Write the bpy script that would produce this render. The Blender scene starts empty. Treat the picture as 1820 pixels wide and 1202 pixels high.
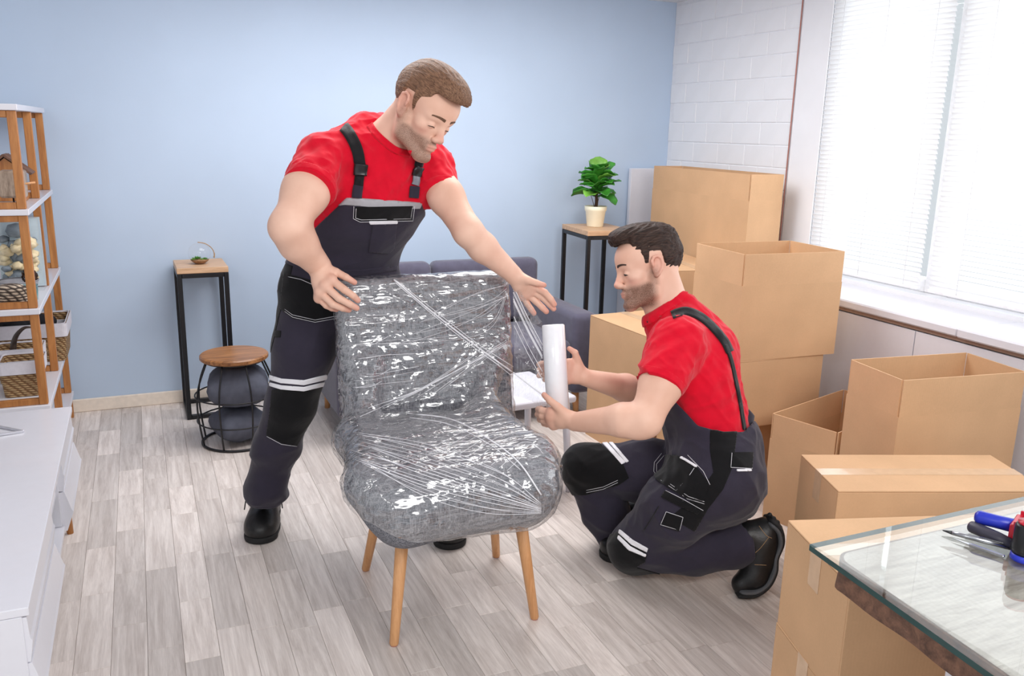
import bpy, bmesh, math, random
import numpy as np
from mathutils import Vector, Matrix
from mathutils.bvhtree import BVHTree

sc = bpy.context.scene
COL = sc.collection
random.seed(7)
RNG = np.random.default_rng(7)

# ------------------------------------------------------------------ camera
CAM_H = 1.45
FPX = 1517.194
YAW, PITCH, ROLL = math.radians(23.5613), math.radians(13.7043), math.radians(1.2554)
_d = np.array([math.sin(YAW)*math.cos(PITCH), math.cos(YAW)*math.cos(PITCH), -math.sin(PITCH)])
_r = np.array([math.cos(YAW), -math.sin(YAW), 0.0])
_u = np.cross(_r, _d)
CR = math.cos(ROLL)*_r + math.sin(ROLL)*_u
CU = -math.sin(ROLL)*_r + math.cos(ROLL)*_u
CD = _d
C0 = np.array([0.0, 0.0, CAM_H])
cam_d = bpy.data.cameras.new('camera')
cam_d.sensor_fit = 'HORIZONTAL'; cam_d.sensor_width = 36.0
cam_d.lens = FPX*36.0/1820.0
cam_d.clip_start = 0.05; cam_d.clip_end = 60
cam = bpy.data.objects.new('camera', cam_d); COL.objects.link(cam)
m = Matrix.Identity(4)
for i in range(3):
    m[i][0] = CR[i]; m[i][1] = CU[i]; m[i][2] = -CD[i]; m[i][3] = C0[i]
cam.matrix_world = m
sc.camera = cam

# ------------------------------------------------------------------ light
w = bpy.data.worlds.new('daylight'); sc.world = w; w.use_nodes = True
bg = w.node_tree.nodes['Background']
bg.inputs[0].default_value = (0.93, 0.965, 1.0, 1); bg.inputs[1].default_value = 0.74
def area(name, loc, target, sx, sy, power, col=(1, 1, 1)):
    l = bpy.data.lights.new(name, 'AREA'); l.shape = 'RECTANGLE'; l.size = sx; l.size_y = sy
    l.energy = power; l.color = col
    o = bpy.data.objects.new(name, l); COL.objects.link(o); o.location = loc
    o.rotation_euler = (Vector(target)-Vector(loc)).to_track_quat('-Z', 'Y').to_euler()
    return o
area('studio_softbox', (1.0, -0.5, 2.12), (1.15, 3.0, 0.9), 1.3, 0.9, 42, (1, 0.98, 0.965))
area('studio_softbox_fill', (-0.9, 0.2, 2.12), (0.6, 2.9, 0.8), 0.7, 0.5, 10, (1, 0.98, 0.965))
area('ceiling_fill', (1.2, 3.35, 2.2), (1.2, 3.35, 0), 1.8, 1.0, 42, (1, 0.99, 0.98))  # added fill light below the ceiling, brightens the back wall and floor
area('window_daylight', (3.7, 2.2, 1.5), (0.0, 2.2, 1.5), 3.0, 1.8, 40, (0.97, 0.985, 1.0))
area('window_side_fill', (3.03, 2.3, 1.48), (0.0, 2.3, 1.48), 1.9, 1.2, 9, (0.97, 0.985, 1.0))  # added unseen lamp indoors before the blinds, stands in for daylight
sc.view_settings.view_transform = 'Standard'
sc.view_settings.look = 'None'
sc.view_settings.exposure = -0.05
sc.view_settings.gamma = 1.0
sc.view_settings.use_curve_mapping = False

# ------------------------------------------------------------------ geometry helpers
def ray(px, py):
    return (px-910.0)/FPX*CR - (py-601.0)/FPX*CU + CD
def at(px, py, dep):                       # point seen at a pixel at a depth along the view axis
    return C0 + dep*ray(px, py)
def onz(px, py, z=0.0):
    d = ray(px, py); return C0 + (z-CAM_H)/d[2]*d
def ony(px, py, y):
    d = ray(px, py); return C0 + y/d[1]*d
def onx(px, py, x):
    d = ray(px, py); return C0 + x/d[0]*d
def proj(V):
    V = np.asarray(V, float)-C0
    z = V@CD
    return np.stack([910+FPX*(V@CR)/z, 601-FPX*(V@CU)/z], -1)

def lin(r, g, b):
    f = lambda c: (c/255)/12.92 if c/255 <= 0.04045 else ((c/255+0.055)/1.055)**2.4
    return (f(r), f(g), f(b), 1.0)

def tag(o, label=None, cat=None, group=None, kind=None):
    if label: o['label'] = label
    if cat: o['category'] = cat
    if group: o['group'] = group
    if kind: o['kind'] = kind
    return o
def empty(name, loc=(0, 0, 0), rz=0.0, label=None, cat=None, group=None):
    o = bpy.data.objects.new(name, None); COL.objects.link(o)
    o.location = loc; o.rotation_euler = (0, 0, rz); o.empty_display_size = 0.05
    return tag(o, label, cat, group)
def link(name, me, mat=None, parent=None, smooth=False):
    o = bpy.data.objects.new(name, me); COL.objects.link(o)
    if mat is not None and not me.materials: me.materials.append(mat)
    if parent is not None: o.parent = parent
    if smooth: me.polygons.foreach_set('use_smooth', np.ones(len(me.polygons), bool))
    return o
def mesh(name, verts, faces, mat=None, parent=None, smooth=False, world=False):
    """from lists or numpy arrays; world=True: verts are in world space although the object is parented"""
    verts = np.asarray(verts, float)
    if world and parent is not None:
        inv = np.array(parent_matrix(parent).inverted())
        verts = verts@inv[:3, :3].T + inv[:3, 3]
    me = bpy.data.meshes.new(name)
    me.from_pydata(verts.tolist(), [], [list(map(int, f)) for f in faces] if not isinstance(faces, np.ndarray) else faces.tolist())
    me.update()
    return link(name, me, mat, parent, smooth)
def parent_matrix(o):
    mm = Matrix.Identity(4); p = o
    while p is not None:
        mm = p.matrix_basis @ mm; p = p.parent
    return mm
def bm_obj(name, bm, mat=None, parent=None, smooth=False):
    me = bpy.data.meshes.new(name); bm.to_mesh(me); bm.free()
    return link(name, me, mat, parent, smooth)

def add_box(bm, c, s, rz=0.0, bev=0.0, seg=1, rot=None):
    """box centred at c with full sizes s"""
    r = bmesh.ops.create_cube(bm, size=1.0)
    vs = r['verts']
    M = Matrix.Translation(c) @ (rot.to_4x4() if rot is not None else Matrix.Rotation(rz, 4, 'Z')) @ Matrix.Diagonal((s[0], s[1], s[2], 1))
    bmesh.ops.transform(bm, matrix=M, verts=vs)
    if bev > 0:
        es = list({e for v in vs for e in v.link_edges})
        bmesh.ops.bevel(bm, geom=es, offset=bev, segments=seg, profile=0.5, affect='EDGES')
def box(name, lo, hi, mat, parent=None, bev=0.003, seg=1, smooth=False):
    bm = bmesh.new()
    add_box(bm, [(a+b)/2 for a, b in zip(lo, hi)], [abs(b-a) for a, b in zip(lo, hi)], bev=bev, seg=seg)
    return bm_obj(name, bm, mat, parent, smooth)
def add_bar(bm, a, b, w, h, bev=0.0, up=(0, 0, 1)):
    a, b = Vector(a), Vector(b); d = (b-a); L = d.length; z = d.normalized()
    x = Vector(up).cross(z)
    if x.length < 1e-4: x = Vector((1, 0, 0))
    x.normalize(); y = z.cross(x)
    R = Matrix((x, y, z)).transposed()
    add_box(bm, (a+b)/2, (w, h, L), bev=bev, rot=R)
def tube_data(pts, r, n=8, closed=False, caps=True):
    pts = [np.asarray(p, float) for p in pts]; N = len(pts)
    rr = r if hasattr(r, '__len__') else [r]*N
    V = []; F = []; prev = None
    for i in range(N):
        if closed: t = pts[(i+1) % N]-pts[i-1]
        else: t = pts[min(i+1, N-1)]-pts[max(i-1, 0)]
        t = t/(np.linalg.norm(t)+1e-12)
        if prev is None:
            a = np.array([0, 0, 1.0]) if abs(t[2]) < .9 else np.array([1.0, 0, 0])
            u = np.cross(a, t)
        else: u = prev-t*(prev@t)
        u /= np.linalg.norm(u)+1e-12; v = np.cross(t, u); prev = u
        for k in range(n):
            an = 2*math.pi*k/n
            V.append(pts[i]+rr[i]*(math.cos(an)*u+math.sin(an)*v))
    for i in range(N if closed else N-1):
        j = (i+1) % N
        for k in range(n):
            l = (k+1) % n
            F.append((i*n+k, i*n+l, j*n+l, j*n+k))
    if caps and not closed:
        F.append(tuple(range(n))[::-1]); F.append(tuple((N-1)*n+k for k in range(n)))
    return V, F
def tube(name, pts, r, mat, parent=None, n=8, closed=False, world=False):
    V, F = tube_data(pts, r, n, closed)
    return mesh(name, V, F, mat, parent, True, world)
def join_data(*vf):
    V = []; F = []
    for v, f in vf:
        o = len(V); V += list(v); F += [tuple(i+o for i in q) for q in f]
    return V, F
def lathe_data(prof, n=32, c=(0, 0, 0)):
    V = []; F = []; m_ = len(prof)
    for k in range(n):
        a = 2*math.pi*k/n
        for r, z in prof: V.append((c[0]+r*math.cos(a), c[1]+r*math.sin(a), c[2]+z))
    for k in range(n):
        l = (k+1) % n
        for i in range(m_-1): F.append((k*m_+i, l*m_+i, l*m_+i+1, k*m_+i+1))
    return V, F
def lathe(name, prof, mat, parent=None, n=32, c=(0, 0, 0), smooth=True):
    V, F = lathe_data(prof, n, c)
    bm = bmesh.new(); vs = [bm.verts.new(v) for v in V]
    for f in F:
        try: bm.faces.new([vs[i] for i in f])
        except ValueError: pass
    bmesh.ops.remove_doubles(bm, verts=bm.verts, dist=1e-5)
    bmesh.ops.recalc_face_normals(bm, faces=bm.faces)
    return bm_obj(name, bm, mat, parent, smooth)
def spline(pts, n=8):
    """Catmull-Rom through pts"""
    P = [np.asarray(p, float) for p in pts]; P = [2*P[0]-P[1]]+P+[2*P[-1]-P[-2]]; out = []
    for i in range(1, len(P)-2):
        for k in range(n):
            t = k/n
            out.append(0.5*((2*P[i])+(-P[i-1]+P[i+1])*t+(2*P[i-1]-5*P[i]+4*P[i+1]-P[i+2])*t*t+(-P[i-1]+3*P[i]-3*P[i+1]+P[i+2])*t**3))
    out.append(P[-2]); return out

# ------------------------------------------------------------------ materials
MAT = {}
def nodes(name):
    mt = bpy.data.materials.new(name); mt.use_nodes = True
    nt = mt.node_tree; MAT[name] = mt
    return mt, nt, nt.nodes['Principled BSDF'], nt.nodes['Material Output']
def _sock(nt, v):
    if isinstance(v, bpy.types.NodeSocket): return v
def nd(nt, typ, **kw):
    n = nt.nodes.new(typ)
    for k, v in kw.items():
        if k.startswith('_'): setattr(n, k[1:], v)
        else:
            s = n.inputs[k] if not k.isdigit() else n.inputs[int(k)]
            if isinstance(v, bpy.types.NodeSocket): nt.links.new(v, s)
            else: s.default_value = v
    return n
def ramp(nt, fac, stops):
    n = nt.nodes.new('ShaderNodeValToRGB'); nt.links.new(fac, n.inputs[0])
    els = n.color_ramp.elements
    while len(els) < len(stops): els.new(0.5)
    for e, (p, c) in zip(els, stops):
        e.position = p; e.color = c if len(c) == 4 else (*c, 1)
    return n.outputs[0]
def coords(nt, scale=(1, 1, 1), rot=(0, 0, 0), kind='Object'):
    tc = nt.nodes.new('ShaderNodeTexCoord')
    mp = nt.nodes.new('ShaderNodeMapping'); nt.links.new(tc.outputs[kind], mp.inputs[0])
    mp.inputs['Scale'].default_value = scale; mp.inputs['Rotation'].default_value = rot
    return mp.outputs[0]
def plain(name, rgb, rough=0.5, spec=0.5, noise=0.06, nscale=40, bump=0.0, bscale=200, metal=0.0, sheen=0.0, coat=0.0, stretch=(1, 1, 1), kind='Object'):
    """a painted / moulded surface with slight mottling and fine relief"""
    mt, nt, b, out = nodes(name)
    c = lin(*rgb)
    v = coords(nt, stretch, kind=kind)
    n = nd(nt, 'ShaderNodeTexNoise', Vector=v, Scale=nscale, Detail=4.0)
    lo = tuple(x*(1-noise) for x in c[:3]); hi = tuple(min(1, x*(1+noise)) for x in c[:3])
    nt.links.new(ramp(nt, n.outputs[0], [(0.3, lo), (0.7, hi)]), b.inputs['Base Color'])
    b.inputs['Roughness'].default_value = rough
    b.inputs['Specular IOR Level'].default_value = spec
    b.inputs['Metallic'].default_value = metal
    b.inputs['Sheen Weight'].default_value = sheen
    b.inputs['Coat Weight'].default_value = coat
    if bump > 0:
        n2 = nd(nt, 'ShaderNodeTexNoise', Vector=v, Scale=bscale, Detail=3.0)
        bp = nd(nt, 'ShaderNodeBump', Strength=bump, Distance=0.002, Height=n2.outputs[0])
        nt.links.new(bp.outputs[0], b.inputs['Normal'])
    return mt
def wood(name, dark, light, scale=(1.2, 14, 14), rough=0.45, rand=0.0, coat=0.0):
    mt, nt, b, out = nodes(name)
    v = coords(nt, scale)
    if rand:
        oi = nt.nodes.new('ShaderNodeObjectInfo')
        add = nd(nt, 'ShaderNodeVectorMath', _operation='ADD'); nt.links.new(v, add.inputs[0])
        cx = nd(nt, 'ShaderNodeVectorMath', _operation='SCALE'); cx.inputs[0].default_value = (37, 53, 71)
        nt.links.new(oi.outputs['Random'], cx.inputs['Scale']); nt.links.new(cx.outputs[0], add.inputs[1]); v = add.outputs[0]
    n = nd(nt, 'ShaderNodeTexNoise', Vector=v, Scale=3.0, Detail=8.0, Roughness=0.62, Distortion=0.6)
    n2 = nd(nt, 'ShaderNodeTexNoise', Vector=v, Scale=22.0, Detail=3.0)
    mx = nd(nt, 'ShaderNodeMath', _operation='MULTIPLY_ADD'); nt.links.new(n2.outputs[0], mx.inputs[0]); mx.inputs[1].default_value = 0.3; nt.links.new(n.outputs[0], mx.inputs[2])
    col = ramp(nt, mx.outputs[0], [(0.42, lin(*dark)), (0.85, lin(*light))])
    if rand:
        hs = nd(nt, 'ShaderNodeHueSaturation'); nt.links.new(col, hs.inputs['Color'])
        mr = nd(nt, 'ShaderNodeMapRange'); nt.links.new(oi.outputs['Random'], mr.inputs[0]); mr.inputs[3].default_value = 1-rand; mr.inputs[4].default_value = 1+rand
        nt.links.new(mr.outputs[0], hs.inputs['Value']); col = hs.outputs[0]
    nt.links.new(col, b.inputs['Base Color'])
    b.inputs['Roughness'].default_value = rough; b.inputs['Coat Weight'].default_value = coat
    bp = nd(nt, 'ShaderNodeBump', Strength=0.12, Distance=0.001, Height=mx.outputs[0]); nt.links.new(bp.outputs[0], b.inputs['Normal'])
    return mt
def clear(name, tint=(1, 1, 1), gloss_rough=0.02, f0=0.06, edge=0.9, bump=None, blend=0.25):
    """thin clear glass or plastic: see-through with a facing-dependent reflection"""
    mt, nt, b, out = nodes(name); nt.nodes.remove(b)
    tr = nd(nt, 'ShaderNodeBsdfTransparent', Color=(*tint, 1))
    gl = nd(nt, 'ShaderNodeBsdfGlossy', Roughness=gloss_rough)
    lw = nd(nt, 'ShaderNodeLayerWeight', Blend=0.5)
    pw_ = nd(nt, 'ShaderNodeMath', _operation='POWER'); nt.links.new(lw.outputs['Facing'], pw_.inputs[0]); pw_.inputs[1].default_value = 4.0
    mr = nd(nt, 'ShaderNodeMapRange'); nt.links.new(pw_.outputs[0], mr.inputs[0])
    mr.inputs[3].default_value = f0; mr.inputs[4].default_value = edge
    mx = nt.nodes.new('ShaderNodeMixShader')
    nt.links.new(mr.outputs[0], mx.inputs[0]); nt.links.new(tr.outputs[0], mx.inputs[1]); nt.links.new(gl.outputs[0], mx.inputs[2])
    nt.links.new(mx.outputs[0], out.inputs[0])
    return mt

plain('wall_blue', (190, 208, 230), 0.65, 0.3, noise=0.02, nscale=3, bump=0.05, bscale=120)
plain('wall_white', (238, 239, 243), 0.6, 0.3, noise=0.02, nscale=6, bump=0.12, bscale=60)
plain('mortar_white', (234, 235, 240), 0.7, 0.3, noise=0.03)
plain('trim_cream', (238, 226, 212), 0.45)
plain('ceiling_white', (236, 236, 238), 0.8)
plain('white_lacquer', (224, 224, 232), 0.28, 0.5, noise=0.01, coat=0.2)
plain('white_plastic', (240, 240, 242), 0.4)
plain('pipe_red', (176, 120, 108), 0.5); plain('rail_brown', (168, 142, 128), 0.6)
plain('black_metal', (17, 17, 22), 0.42, 0.5, noise=0.1)
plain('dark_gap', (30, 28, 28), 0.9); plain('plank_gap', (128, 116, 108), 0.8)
plain('sofa_fabric', (92, 90, 108), 0.9, 0.2, noise=0.1, nscale=25, bump=0.5, bscale=500, sheen=0.3)
plain('pillow_fabric', (92, 95, 108), 0.85, 0.2, noise=0.12, nscale=30, bump=0.3, bscale=400)
plain('pot_cream', (247, 240, 214), 0.4, 0.5, noise=0.02)
plain('soil', (52, 38, 28), 0.9, noise=0.5, nscale=120, bump=0.8, bscale=150)
plain('stem_brown', (82, 60, 46), 0.8, noise=0.3)
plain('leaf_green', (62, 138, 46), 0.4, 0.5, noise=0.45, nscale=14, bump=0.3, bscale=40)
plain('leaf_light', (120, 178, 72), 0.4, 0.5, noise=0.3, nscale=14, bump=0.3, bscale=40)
plain('jute', (176, 142, 104), 0.9, noise=0.25, nscale=200)
wood('oak_top', (188, 148, 112), (226, 188, 152), (1.5, 16, 16))
wood('stool_wood', (96, 54, 28), (196, 138, 86), (1.6, 26, 10), rough=0.35)
wood('shelf_wood', (150, 90, 42), (196, 134, 74), (12, 12, 1.2))
wood('leg_wood', (196, 138, 88), (226, 172, 122), (20, 20, 1.5))
wood('driftwood', (112, 92, 76), (190, 170, 152), (10, 10, 3))
wood('slab_wood', (62, 40, 32), (132, 94, 74), (3, 14, 14), rough=0.6)
wood('slab_grey', (146, 128, 120), (212, 198, 190), (2, 16, 16), rough=0.5)
wood('plank_wood', (190, 178, 171), (234, 225, 219), (18, 1.1, 4), rough=0.42, rand=0.17)
clear('glass_clear', edge=0.5); clear('globe_glass', f0=0.035, edge=0.28)
clear('window_glass', (0.97, 0.99, 1.0))
plain('glass_edge', (18, 66, 66), 0.08, 0.6, noise=0.1)

def cardboard(name, rgb):
    mt, nt, b, out = nodes(name)
    v = coords(nt, (1, 1, 1))
    n = nd(nt, 'ShaderNodeTexNoise', Vector=v, Scale=5.0, Detail=6.0)
    n2 = nd(nt, 'ShaderNodeTexNoise', Vector=v, Scale=160.0, Detail=2.0)
    mx = nd(nt, 'ShaderNodeMath', _operation='MULTIPLY_ADD'); nt.links.new(n2.outputs[0], mx.inputs[0]); mx.inputs[1].default_value = 0.25; nt.links.new(n.outputs[0], mx.inputs[2])
    c = lin(*rgb)[:3]
    nt.links.new(ramp(nt, mx.outputs[0], [(0.4, tuple(x*0.92 for x in c)), (0.85, tuple(min(1, x*1.07) for x in c))]), b.inputs['Base Color'])
    wv = nd(nt, 'ShaderNodeTexWave', Vector=v, Scale=42.0, Distortion=0.4); wv.bands_direction = 'X'
    bp = nd(nt, 'ShaderNodeBump', Strength=0.05, Distance=0.0015, Height=wv.outputs[0]); nt.links.new(bp.outputs[0], b.inputs['Normal'])
    b.inputs['Roughness'].default_value = 0.72; b.inputs['Specular IOR Level'].default_value = 0.25
    return mt
cardboard('cardboard', (211, 171, 132))
cardboard('cardboard_inside', (196, 152, 112))
plain('packing_tape', (214, 180, 146), 0.22, 0.5, noise=0.05, coat=0.3)
# ================================================================== the room
YB, XR, ZC = 4.684, 3.084, 2.222
fl = box('floor', (-2.2, -0.6, -0.06), (3.4, YB+0.1, -0.008), MAT['plank_gap'], bev=0); tag(fl, kind='structure')
PW = 0.0937
bm = bmesh.new(); add_box(bm, (0, 0, -0.004), (PW-0.0007, 0.4-0.0007, 0.008), bev=0.0006)
plank_me = bpy.data.meshes.new('plank'); bm.to_mesh(plank_me); bm.free(); plank_me.materials.append(MAT['plank_wood'])
known = {-1: 3.06, 2: 2.585, 4: 2.348, 5: 2.668, 11: 2.18, 14: 1.79, 15: 1.863}
planks = []
for n in range(-21, 35):
    x0 = -0.168+PW*n
    y = known.get(n, random.uniform(1.2, 1.9)); ys = [y]
    while ys[-1] < YB: ys.append(ys[-1]+random.choice((0.27, 0.33, 0.36, 0.42, 0.48, 0.52)))
    while ys[0] > -0.5: ys.insert(0, ys[0]-random.choice((0.27, 0.33, 0.36, 0.42, 0.48, 0.52)))
    for a, b in zip(ys, ys[1:]):
        b = min(b, YB)
        if b-a > 0.02: planks.append((x0+PW/2, (a+b)/2, b-a))
def seen(x, y, l):
    p = proj([(x, y-l/2, 0), (x, y+l/2, 0)])
    if y < 1.0: return False
    return any(-20 < q[0] < 1500 and 690 < q[1] < 1230 for q in p)
rest = []; cnt = 0
for x, y, l in sorted(planks, key=lambda p: p[1]):
    if seen(x, y, l) and cnt < 298:
        o = bpy.data.objects.new('plank', plank_me); COL.objects.link(o); o.parent = fl
        o.location = (x, y, 0); o.scale = (1, l/0.4, 1); cnt += 1
    else: rest.append((x, y, l))
V = []; F = []
for x, y, l in rest:
    k = len(V); hx, hy = PW/2-0.0004, l/2-0.0004
    V += [(x-hx, y-hy, 0), (x+hx, y-hy, 0), (x+hx, y+hy, 0), (x-hx, y+hy, 0), (x-hx, y-hy, -.008), (x+hx, y-hy, -.008), (x+hx, y+hy, -.008), (x-hx, y+hy, -.008)]
    F += [tuple(k+i for i in f) for f in ((0, 1, 2, 3), (4, 5, 1, 0), (5, 6, 2, 1), (6, 7, 3, 2), (7, 4, 0, 3))]
tag(mesh('plank_field', V, F, MAT['plank_wood'], fl), kind='stuff')

wb = box('wall_back', (-2.2, YB, -0.06), (XR+0.25, YB+0.1, ZC), MAT['wall_blue'], bev=0); tag(wb, kind='structure')
cl = box('ceiling', (-2.2, 0.9, ZC), (XR+0.25, YB+0.1, ZC+0.06), MAT['ceiling_white'], bev=0); tag(cl, kind='structure')
bb = box('baseboard_back', (-2.2, YB-0.014, 0), (2.75, YB, 0.068), MAT['trim_cream'], bev=0.004); tag(bb, kind='structure')
# right-hand wall: painted brick near the corner, plain plaster by the window
wr = box('wall_right', (XR+0.0035, 3.35, -0.06), (XR+0.25, YB, ZC), MAT['mortar_white'], bev=0); tag(wr, kind='structure')
bm = bmesh.new(); add_box(bm, (0, 0, 0), (0.02, 0.235, 0.110), bev=0.003, seg=2)
brick_me = bpy.data.meshes.new('brick'); bm.to_mesh(brick_me); bm.free(); brick_me.materials.append(MAT['wall_white'])
zrow = 0.60; row = 0
while zrow < ZC-0.02:
    yb = 3.565 + (0.0 if row % 2 else -0.12)
    while yb < YB-0.03:
        y0, y1 = max(yb, 3.568), min(yb+0.233, YB-0.002)
        if y1-y0 > 0.04:
            o = bpy.data.objects.new('brick', brick_me); COL.objects.link(o); o.parent = wr
            o.location = (XR+0.01+random.uniform(-0.0015, 0.0015), (y0+y1)/2, zrow+0.054); o.scale = (1, (y1-y0)/0.233, min(0.108, ZC-zrow)/0.108)
        yb += 0.2405
    zrow += 0.1148; row += 1
box('plaster_panel', (XR-0.002, 3.35, 0.0), (XR+0.008, 3.555, ZC), MAT['wall_white'], wr, bev=0.002)
bw = box('wall_right', (XR, -0.6, -0.06), (XR+0.25, 3.35, 0.79), MAT['wall_white'], bev=0); tag(bw, kind='structure')
pp = tube('trim_2', [(XR-0.006, 3.561, 0.77), (XR-0.004, 3.563, 1.5), (XR-0.005, 3.561, ZC)], 0.0035, MAT['pipe_red'], n=6); tag(pp, kind='structure')
# window with two venetian blinds
win = empty('window_1', (XR+0.1, 2.1, 0.79)); tag(win, kind='structure')
def wbox(name, lo, hi, mat, parent, bev=0.004):
    L = parent_matrix(parent).inverted(); 
    a = L@Vector(lo); b = L@Vector(hi)
    return box(name, a, b, mat, parent, bev)
wbox('frame', (XR+0.07, 3.27, 0.79), (XR+0.13, 3.35, ZC), MAT['white_plastic'], win)
wbox('frame', (XR+0.07, 2.57, 0.79), (XR+0.13, 2.69, ZC), MAT['white_plastic'], win)
wbox('frame', (XR+0.07, 0.3, 0.79), (XR+0.13, 2.57, 0.85), MAT['white_plastic'], win)
wbox('frame', (XR+0.07, 2.69, 0.79), (XR+0.13, 3.27, 0.85), MAT['white_plastic'], win)
wbox('frame', (XR+0.07, 0.3, 2.14), (XR+0.13, 3.27, ZC), MAT['white_plastic'], win)
wbox('frame', (XR+0.07, 0.22, 0.79), (XR+0.13, 0.3, ZC), MAT['white_plastic'], win)
wbox('pane', (XR+0.095, 2.69, 0.85), (XR+0.101, 3.27, 2.14), MAT['window_glass'], win, 0)
wbox('pane', (XR+0.095, 0.3, 0.85), (XR+0.101, 2.57, 2.14), MAT['window_glass'], win, 0)
# slat: slightly curved strip, seen through by daylight
mt, nt, b_, out = nodes('blind_slat'); nt.nodes.remove(b_)
vs = coords(nt, (1, 1, 1)); nn = nd(nt, 'ShaderNodeTexNoise', Vector=vs, Scale=3.0)
cc = ramp(nt, nn.outputs[0], [(0.3, (0.86, 0.86, 0.87)), (0.7, (0.9, 0.9, 0.9))])
df = nd(nt, 'ShaderNodeBsdfDiffuse', Color=cc); tl = nd(nt, 'ShaderNodeBsdfTranslucent', Color=cc)
mx = nt.nodes.new('ShaderNodeMixShader'); mx.inputs[0].default_value = 0.52
nt.links.new(df.outputs[0], mx.inputs[1]); nt.links.new(tl.outputs[0], mx.inputs[2]); nt.links.new(mx.outputs[0], out.inputs[0])
def blind(y0, y1, z0, label):
    root = empty('venetian_blind', (XR-0.005, (y0+y1)/2, ZC-0.02), label=label, cat='blind', group='venetian blinds over the window')
    L = (y1-y0)/2; Vv = []; Ff = []
    for s in (-1, 1):
        for k in range(5):
            t = (k-2)/2*0.0125; an = math.radians(58)
            bow = 0.0016*(1-(k-2)**2/4)
            Vv.append((t*math.cos(an)+bow*math.sin(an), s*L, -t*math.sin(an)+bow*math.cos(an)))
    for k in range(4): Ff.append((k, k+1, 6+k, 5+k))
    me = bpy.data.meshes.new('slat'); me.from_pydata(Vv, [], Ff); me.update(); me.materials.append(MAT['blind_slat'])
    z = ZC-0.07
    while z > z0+0.02:
        o = bpy.data.objects.new('slat', me); COL.objects.link(o); o.parent = root
        o.location = (0, 0, z-(ZC-0.02)); z -= 0.0209
    box('head_rail', (-0.02, -L, -0.035), (0.02, L, -0.002), MAT['white_plastic'], root)
    box('bottom_rail', (-0.014, -L, z0-ZC+0.02), (0.014, L, z0-ZC+0.034), MAT['white_plastic'], root)
    for f in (-0.78, 0.0, 0.78):
        tube('ladder_cord', [(-0.012, f*L, -0.03), (-0.012, f*L, z0-ZC+0.03)], 0.0012, MAT['white_plastic'], root, 5)
    return root
blind(2.655, 3.335, 0.812, 'white venetian blind beside the painted brick corner, ending above the sill')
blind(1.25, 2.605, 0.812, 'wide white venetian blind on the window bay away from the brick corner')
# sill and panelled cabinet below it
sill = empty('trim_1', (2.9, 2.2, 0.735)); tag(sill, kind='structure')
wbox('sill_board', (2.752, 2.179, 0.735), (XR+0.1, YB, 0.77), MAT['white_lacquer'], sill, 0.006)
wbox('sill_board', (2.746, -0.3, 0.735), (XR+0.1, 2.176, 0.772), MAT['white_lacquer'], sill, 0.006)
sc_ = empty('sill_cabinet', (2.92, 2.2, 0), label='long white panelled cabinet running under the window sill', cat='cabinet')
wbox('carcass', (2.79, -0.3, 0.0), (XR, YB, 0.715), MAT['dark_gap'], sc_, 0)
for y0, y1 in ((-0.3, 1.40), (1.404, 2.375), (2.379, 3.3), (3.304, YB-0.002)):
    wbox('panel', (2.772, y0, 0.002), (2.79, y1, 0.712), MAT['white_lacquer'], sc_, 0.0015)
wbox('sill_rail', (2.776, -0.3, 0.7165), (2.80, YB-0.002, 0.734), MAT['rail_brown'], sc_, 0)  # thin brown rail between cabinet and sill board
# loose white panel leaning in the corner
pn = box('white_panel', (2.80, YB-0.05, 0.772), (3.06, YB-0.02, 1.235), MAT['white_lacquer'], None, 0.003)
pn.location = (0, 0, 0)
tag(pn, 'flat white board standing upright on the sill against the blue wall', 'panel')

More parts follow.
